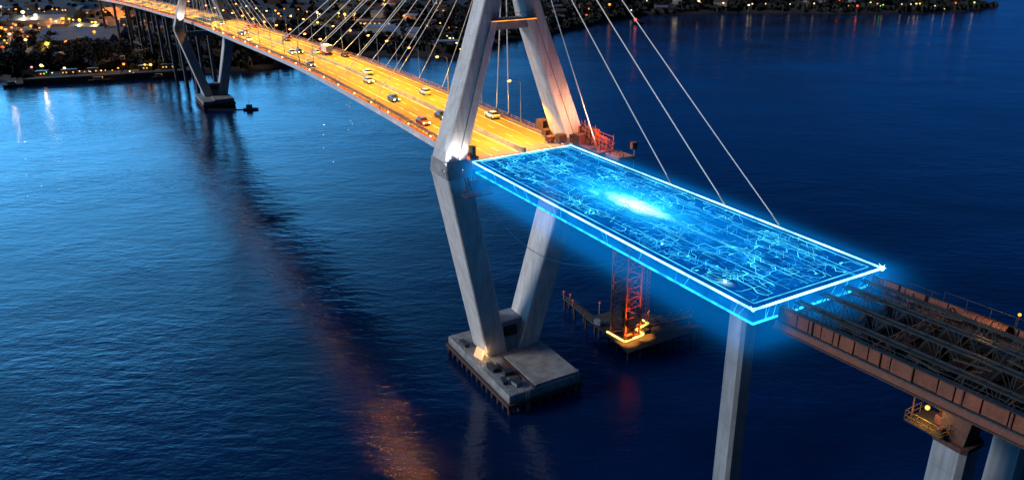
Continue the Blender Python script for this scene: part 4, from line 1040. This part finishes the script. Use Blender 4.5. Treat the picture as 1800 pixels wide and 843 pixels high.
for i, (x, y) in enumerate([(-300, 640), (-270, 580), (-246, 528)]):
    lamp('shore_light', 'SPOT', (x, y, H(x, y)+16), 12000, (1, .5, .08), .5, (0, 0, -1), 2.2)
for (x, y) in [(-530, 741), (-500, 738), (-474, 735), (-452, 747), (-430, 765)]:
    lamp('shore_light', 'SPOT', (x, y, H(x, y)+14), 45000, (1, .24, .03), .5, (0, 0, -1), 2.4)

# quay
def quay():
    a, b = Vector((-307, 487.5, 0)), Vector((-212, 513.5, 0)); d = (b-a).normalized(); n_ = Vector((-d.y, d.x, 0)); L_ = (b-a).length
    rz = math.atan2(d.y, d.x)
    q = thing('harbour_quay', 'dark stone quay with lamps along the left shore', 'quay', tuple(a), rz)
    MB().box(0, L_, -2.5, 17, -3, 3.6).build('quay_wall', M['timber'], q, bevel=.2)
    MB().box(.3, L_-.3, -2.2, 16.8, 3.6, 3.75).build('quay_deck', M['soil'], q)
    m = MB()
    for i in range(24): x = 2+i*(L_-4)/23; m.box(x-.25, x+.25, -2.9, -2.5, -1, 3.2)
    m.build('fender', M['black'], q)
    MB().box(0, L_, -2.5, -2.0, 3.75, 4.3).build('coping', M['concrete_cap'], q)
    return rz, a
QR, QA = quay()
def qp(x, y, z=3.75):
    return (QA.x+math.cos(QR)*x-math.sin(QR)*y, QA.y+math.sin(QR)*x+math.cos(QR)*y, z)
# quay crane
t = thing('harbour_crane', 'small dark crane on the quay below the shore road', 'crane', qp(58, 8), QR)
m = MB()
for x in (-2, 2):
    for y in (-2, 2): m.bar((x, y, 0), (x*.4, y*.4, 8), .4)
m.build('leg', M['rust'], t); MB().box(-1.4, 1.4, -1.8, 1.4, 8, 10.4).build('cab', M['wall_pale'], t, bevel=.1)
m = MB(); m.bar((0, 0, 9.6), (-19, -1, 4.5), .55); m.bar((0, 0, 12), (-19, -1, 4.8), .12); m.bar((0, 0, 10), (0, 0, 12.5), .4); m.build('jib', M['wall_warm'], t)
# parked boats at the quay
def boat(lab, p, rz, ln, wd, hc, cabin='wall_pale', lit=True, g=None):
    t = thing('boat', lab, 'boat', p, rz, g)
    prof = [(-.5, -.4), (.25, -.5), (.5, 0), (.25, .5), (-.5, .4)]
    MB().loft([(x*ln*.9, y*wd*.7, -.4) for x, y in prof], [(x*ln, y*wd, hc) for x, y in prof]).build('hull', M['black'], t, bevel=.05)
    c = MB().box(-ln*.28, ln*.08, -wd*.28, wd*.28, hc, hc+1.9).build('cabin', M[cabin], t, bevel=.08)
    if lit: MB().box(ln*.081, ln*.085, -wd*.2, wd*.2, hc+1.0, hc+1.6).build('window', M['win'], c)
    MB().bar((-ln*.1, 0, hc+1.8), (-ln*.1, 0, hc+4.6), .12).build('mast', M['galv'], t)
boat('fishing boat moored at the left tip of the harbour quay', (-311, 483.5, 0), QR+.2, 13, 4.2, 1.6)
boat('dark tug moored in the middle of the harbour quay', (-262, 494.6, 0), QR, 15, 4.6, 1.8)
boat('small dark boat moored at the right end of the harbour quay', (-228, 504.8, 0), QR, 11, 3.6, 1.3)
boat('dark work boat lying right of the distant pylon', (-137, 402, 0), .1, 8, 3.2, .9, 'steel_blue', False)
t = thing('floating_boom', 'thin floating boom between the distant pylon and the work boat', 'boom', (-160, 404, .15), -.05)
MB().tube((0, 0, 0), (20, -1, 0), .3, 6).build('float', M['black'], t); MB().bar((2, 0, .3), (13, 5.5, 2.2), .25).build('spar', M['timber'], t)
boat('small boat with a red lamp off the wooded point', (128, 776, 0), .3, 14, 4.6, 1.5)
t = thing('marker_light', 'red marker lamp above the boat off the wooded point', 'lamp', (124, 770, 0), 0)
MB().tube((0, 0, 0), (0, 0, 4), .3, 6).build('post', M['black'], t); MB().ball((0, 0, 4.6), 1.5).build('lamp_head', M['lamp_r'], t)

# ---------------------------------------------------------------- shore lamps
LC = dict(o='lamp_o', y='lamp_y', w='lamp_w', r='lamp_r', g='lamp_g', p='lamp_p')
LN = dict(o='orange', y='yellow', w='warm white', r='red', g='green', p='pink')
def shore_lamp(c):
    t = thing('shore_lamp', 'lamp', 'lamp', (0, 0, 0))
    MB().tube((0, 0, -1), (0, 0, 6.5), .16, 6, .1).build('pole', M['galv'], t)
    MB().ball((0, 0, 7), 1.0, 8, 6, .85).build('lamp_head', M[LC[c]], t); return reg(t)
SP = {}; rr_l = random.Random(6)
for c, X, Y, R in LAMPS:
    where = 'the harbour shore at the left' if X < -225 else 'the dark shore behind the lit deck' if X < -20 else 'the wooded point beyond the pylon' if X < 140 else 'the hillside at the far right shore'
    size = 'large' if R > 1.9 else 'small' if R < 1.1 else 'mid sized'
    lab = '%s %s lamp on %s' % (size, LN[c], where); z = H(X, Y)
    if c not in SP: SP[c] = shore_lamp(c); o = SP[c]; o.location = (X, Y, z); o['label'] = lab
    else: o = dup(SP[c], (X, Y, z), 0, lab)
    s_ = R*(.66 if X < 140 else .52); o.scale = (s_*rr_l.uniform(.8, 1.25), s_, s_*rr_l.uniform(.7, 1.1));
    if R > 1.55 and X < -20: lamp('shore_glow', 'POINT', (X, Y-1.6*R, z+7.5), (450 if Y < 560 else 4500)*R, {'o': (1, .33, .05), 'y': (1, .6, .12)}.get(c, (1, .7, .4)), .8)
    o['group'] = '%s %s lamps on %s' % (size, LN[c], where)

# ---------------------------------------------------------------- buildings
rr = random.Random(77)
def building(lab, X, Y, rz, w_, d_, h, wall, roof, lit, grp, cat='building', name='building', flat=False):
    z = H(X, Y)-.5
    t = thing(name, lab, cat, (X, Y, z), rz, grp)
    wl_ = MB().box(-w_/2, w_/2, -d_/2, d_/2, -1.5, h).build('wall', M[wall], t)
    if flat:
        MB().box(-w_/2-.4, w_/2+.4, -d_/2-.4, d_/2+.4, h, h+.5).build('roof', M[roof], t)
    else:
        rh = d_*.22
        MB().loft([(-w_/2-.5, -d_/2-.5, h), (-w_/2-.5, d_/2+.5, h), (-w_/2-.5, 0, h+rh)], [(w_/2+.5, -d_/2-.5, h), (w_/2+.5, d_/2+.5, h), (w_/2+.5, 0, h+rh)]).build('roof', M[roof], t)
    nw = max(2, int(w_/5)); fl = max(1, int(h/3.2))
    for f in range(fl):
        for i in range(nw):
            if rr.random() < lit:
                x = -w_/2+w_*(i+.5)/nw; zz = f*3.2+1.2
                MB().box(x-.9, x+.9, -d_/2-.08, -d_/2+.02, zz, zz+1.5).build('window', M[rr.choice(['win', 'win', 'win_c'])], t)
    return t
building('long blue grey roofed warehouse, larger of the pair in the harbour', -382, 711, .05, 72, 26, 5, 'wall_pale', 'roof_blue', .25, None, 'warehouse', 'warehouse')
building('lower blue grey roofed warehouse in front of the longer one', -372, 678, .06, 60, 16, 4, 'wall_pale', 'roof_blue', .35, None, 'warehouse', 'warehouse')
building('pale shed behind the harbour street lamps', -470, 790, .0, 60, 20, 5, 'wall_pale', 'roof_blue', .3, None, 'warehouse', 'warehouse')
building('dark workshop beside the bright yellow harbour lamp', -400, 752, -.15, 30, 18, 5, 'wall_warm', 'roof_blue', .5, None, 'warehouse', 'warehouse')
building('low shed at the foot of the harbour trees', -288, 545, .3, 24, 9, 3.5, 'wall_pale', 'roof_blue', .2, None, 'warehouse', 'warehouse')
building('long lit ferry terminal hall on the shore behind the deck', -131, 772, -.35, 46, 16, 7, 'wall_warm', 'roof_red', .9, None, 'terminal', 'terminal_building', True)
building('blue grey lit hall behind the stay cables, left one', -112, 700, -.45, 26, 20, 8, 'wall_pale', 'roof_blue', .5, None, 'hall', 'hall', True)
building('blue grey lit hall behind the stay cables, right one', -86, 655, -.4, 30, 16, 8, 'wall_pale', 'roof_blue', .5, None, 'hall', 'hall')
building('low waterfront building by the white quay lights', -52, 610, -.1, 26, 10, 5, 'wall_pale', 'roof_blue', .5, None, 'hall', 'hall', True)
zones = [(-560, -250, 560, 900, 26, 'small house in the harbour district on the left shore', 'houses of the harbour district'),
         (-230, -40, 640, 900, 22, 'small house on the shore behind the lit deck', 'houses on the middle shore'),
         (-20, 130, 700, 860, 10, 'small dark house on the wooded point', 'houses on the wooded point'),
         (150, 470, 860, 930, 26, 'small lit house on the far right hillside', 'houses on the right hillside')]
for x0, x1, y0, y1, n, lab, grp in zones:
    c = 0; tries = 0
    while c < n and tries < 400:
        tries += 1; X = rr.uniform(x0, x1); Y = rr.uniform(y0, y1)
        if Y < shoreY(X)+8: continue
        if any(math.hypot(X-a, Y-b) < 16 for a, b in shore_road): continue
        building(lab, X, Y, rr.uniform(-.5, .5), rr.uniform(8, 16), rr.uniform(7, 10), rr.choice([3.5, 6, 6]), rr.choice(['wall_pale', 'wall_warm']), rr.choice(['roof_red', 'roof_blue']), .35, grp, 'house', 'house'); c += 1
# harbour sheds along the quay
for i, (x, lx, lit) in enumerate([(8, 7, .8), (24, 9, .4), (38, 6, .6), (70, 8, .7), (84, 8, .5)]):
    p = qp(x, 12); t = thing('quay_shed', ['lit shed at the left tip of the quay', 'second shed from the left tip of the quay', 'small shed in the middle of the quay', 'shed right of the quay crane', 'shed at the right end of the quay'][i], 'shed', p, QR)
    MB().box(-lx/2, lx/2, -2, 2, 0, 3).build('wall', M['wall_warm'], t); MB().box(-lx/2-.2, lx/2+.2, -2.2, 2.2, 3, 3.3).build('roof', M['roof_blue'], t)
    for q in range(int(lx/2)):
        if (q*7+i) % 3: MB().box(-lx/2+.6+q*2, -lx/2+1.5+q*2, -2.06, -1.99, 1, 1.9).build('window', M['win'], t)

# ---------------------------------------------------------------- trees
def tree(seed, h, rad, kind):
    r = random.Random(seed); t = thing('tree', 'tree', 'tree', (0, 0, 0))
    m = MB(); m.tube((0, 0, -1), (0, 0, h*.55), .35, 6, .16)
    for k in range(4): a = r.uniform(0, 6.28); m.tube((0, 0, h*(.3+.08*k)), (math.cos(a)*rad*.6, math.sin(a)*rad*.6, h*(.55+.08*k)), .14, 5, .05)
    m.build('trunk', M['bark'], t)
    m = MB(); cl = [(r.gauss(0, rad*.42), r.gauss(0, rad*.42), h*.62+r.gauss(0, h*.15), rad*r.uniform(.3, .5)) for _ in range(11)]
    for _ in range(340):
        cx, cy, cz, cr_2 = r.choice(cl); v = Vector((r.gauss(0, 1), r.gauss(0, 1), r.gauss(0, .8))).normalized()*cr_2*r.uniform(.6, 1.1)
        p = Vector((cx, cy, cz))+v; s_ = r.uniform(.35, .75); a = Vector((r.gauss(0, 1), r.gauss(0, 1), r.gauss(0, 1))).normalized(); b = a.cross(Vector((r.gauss(0, 1), r.gauss(0, 1), r.gauss(0, 1)))).normalized()
        k = len(m.v); m.v += [tuple(p-a*s_), tuple(p-b*s_*.7), tuple(p+a*s_), tuple(p+b*s_*.7)]; m.f.append((k, k+1, k+2, k+3))
    m.build('crown', M['leaf'], t); return reg(t)
TP = [tree(1, 9, 3.4, 0), tree(2, 12, 4.2, 1), tree(3, 7, 3.8, 2), tree(4, 14, 4.4, 3)]
TL = ['mid sized round dark tree on ', 'broad dark tree on ', 'low bushy dark tree on ', 'tall dark tree on ']; tu = set()
rr = random.Random(5)
tz = [(-345, -235, 520, 640, 90, 'the left shore behind the quay'), (-620, -240, 560, 860, 60, 'the left harbour hills'), (-225, -60, 540, 720, 44, 'the shore under and behind the deck'), (-60, 150, 585, 860, 44, 'the wooded point'), (150, 540, 840, 930, 56, 'the right hillside')]
for x0, x1, y0, y1, n, wh in tz:
    c = 0; tries = 0
    while c < n and tries < 900:
        tries += 1; X = rr.uniform(x0, x1); Y = rr.uniform(y0, y1)
        if Y < shoreY(X)+7 or Y < 519 and X < -212: continue
        if any(math.hypot(X-a, Y-b) < 13 for a, b in shore_road): continue
        k = rr.randrange(4); lab = TL[k]+wh; z = H(X, Y)-.3
        if k not in tu: tu.add(k); o = TP[k]; o.location = (X, Y, z); o['label'] = lab
        else: o = dup(TP[k], (X, Y, z), rr.uniform(0, 6), lab)
        s_ = rr.uniform(.8, 1.5); o.scale = (s_, s_, s_*rr.uniform(.8, 1.1)); o['group'] = 'trees on '+wh; c += 1
# far woods as one mass of leaf clumps
m = MB(); r = random.Random(9)
for _ in range(9000):
    X = r.uniform(-700, 545); Y = shoreY(X)+3+abs(r.gauss(0, 1))*170
    if any(abs(Y-(b+(X-a)*-1.55)) < 9 for a, b in shore_road[:1]) : continue
    if X < -212 and X > -308 and Y < 520: continue
    z = H(X, Y)
    if -560 < X < -225 and 590 < Y < 860 and r.random() < .75: continue
    s_ = r.uniform(1.6, 4.2)
    for q in range(3):
        a = r.uniform(0, PI); dx, dy = math.cos(a)*s_, math.sin(a)*s_; cx, cy = X+r.uniform(-2, 2), Y+r.uniform(-2, 2); h_ = s_*r.uniform(.7, 1.5)
        k = len(m.v); m.v += [(cx-dx, cy-dy, z-.2), (cx+dx, cy+dy, z-.2), (cx+dx*r.uniform(.2, .7), cy+dy*.6, z+h_), (cx-dx*r.uniform(.2, .7), cy-dy*.6, z+h_*r.uniform(.7, 1))]; m.f.append((k, k+1, k+2, k+3))
o = m.build('woods', M['leaf']); tag(o, 'dark scrub and woods covering the far shore', 'woods', kind='stuff')

# ---------------------------------------------------------------- render settings
for o in bpy.data.objects:
    if o.type == 'LIGHT': o['kind'] = 'helper'
scene.render.engine = 'CYCLES'
scene.view_settings.view_transform = 'Standard'; scene.view_settings.look = 'None'
scene.view_settings.exposure = 0; scene.view_settings.gamma = 1
cy = scene.cycles
cy.use_denoising = True
try: cy.denoiser = 'OPENIMAGEDENOISE'
except Exception: pass
cy.max_bounces = 6; cy.diffuse_bounces = 2; cy.glossy_bounces = 3; cy.transparent_max_bounces = 12; cy.volume_bounces = 0
cy.sample_clamp_indirect = 4; cy.caustics_reflective = False; cy.caustics_refractive = False
cy.volume_max_steps = 128
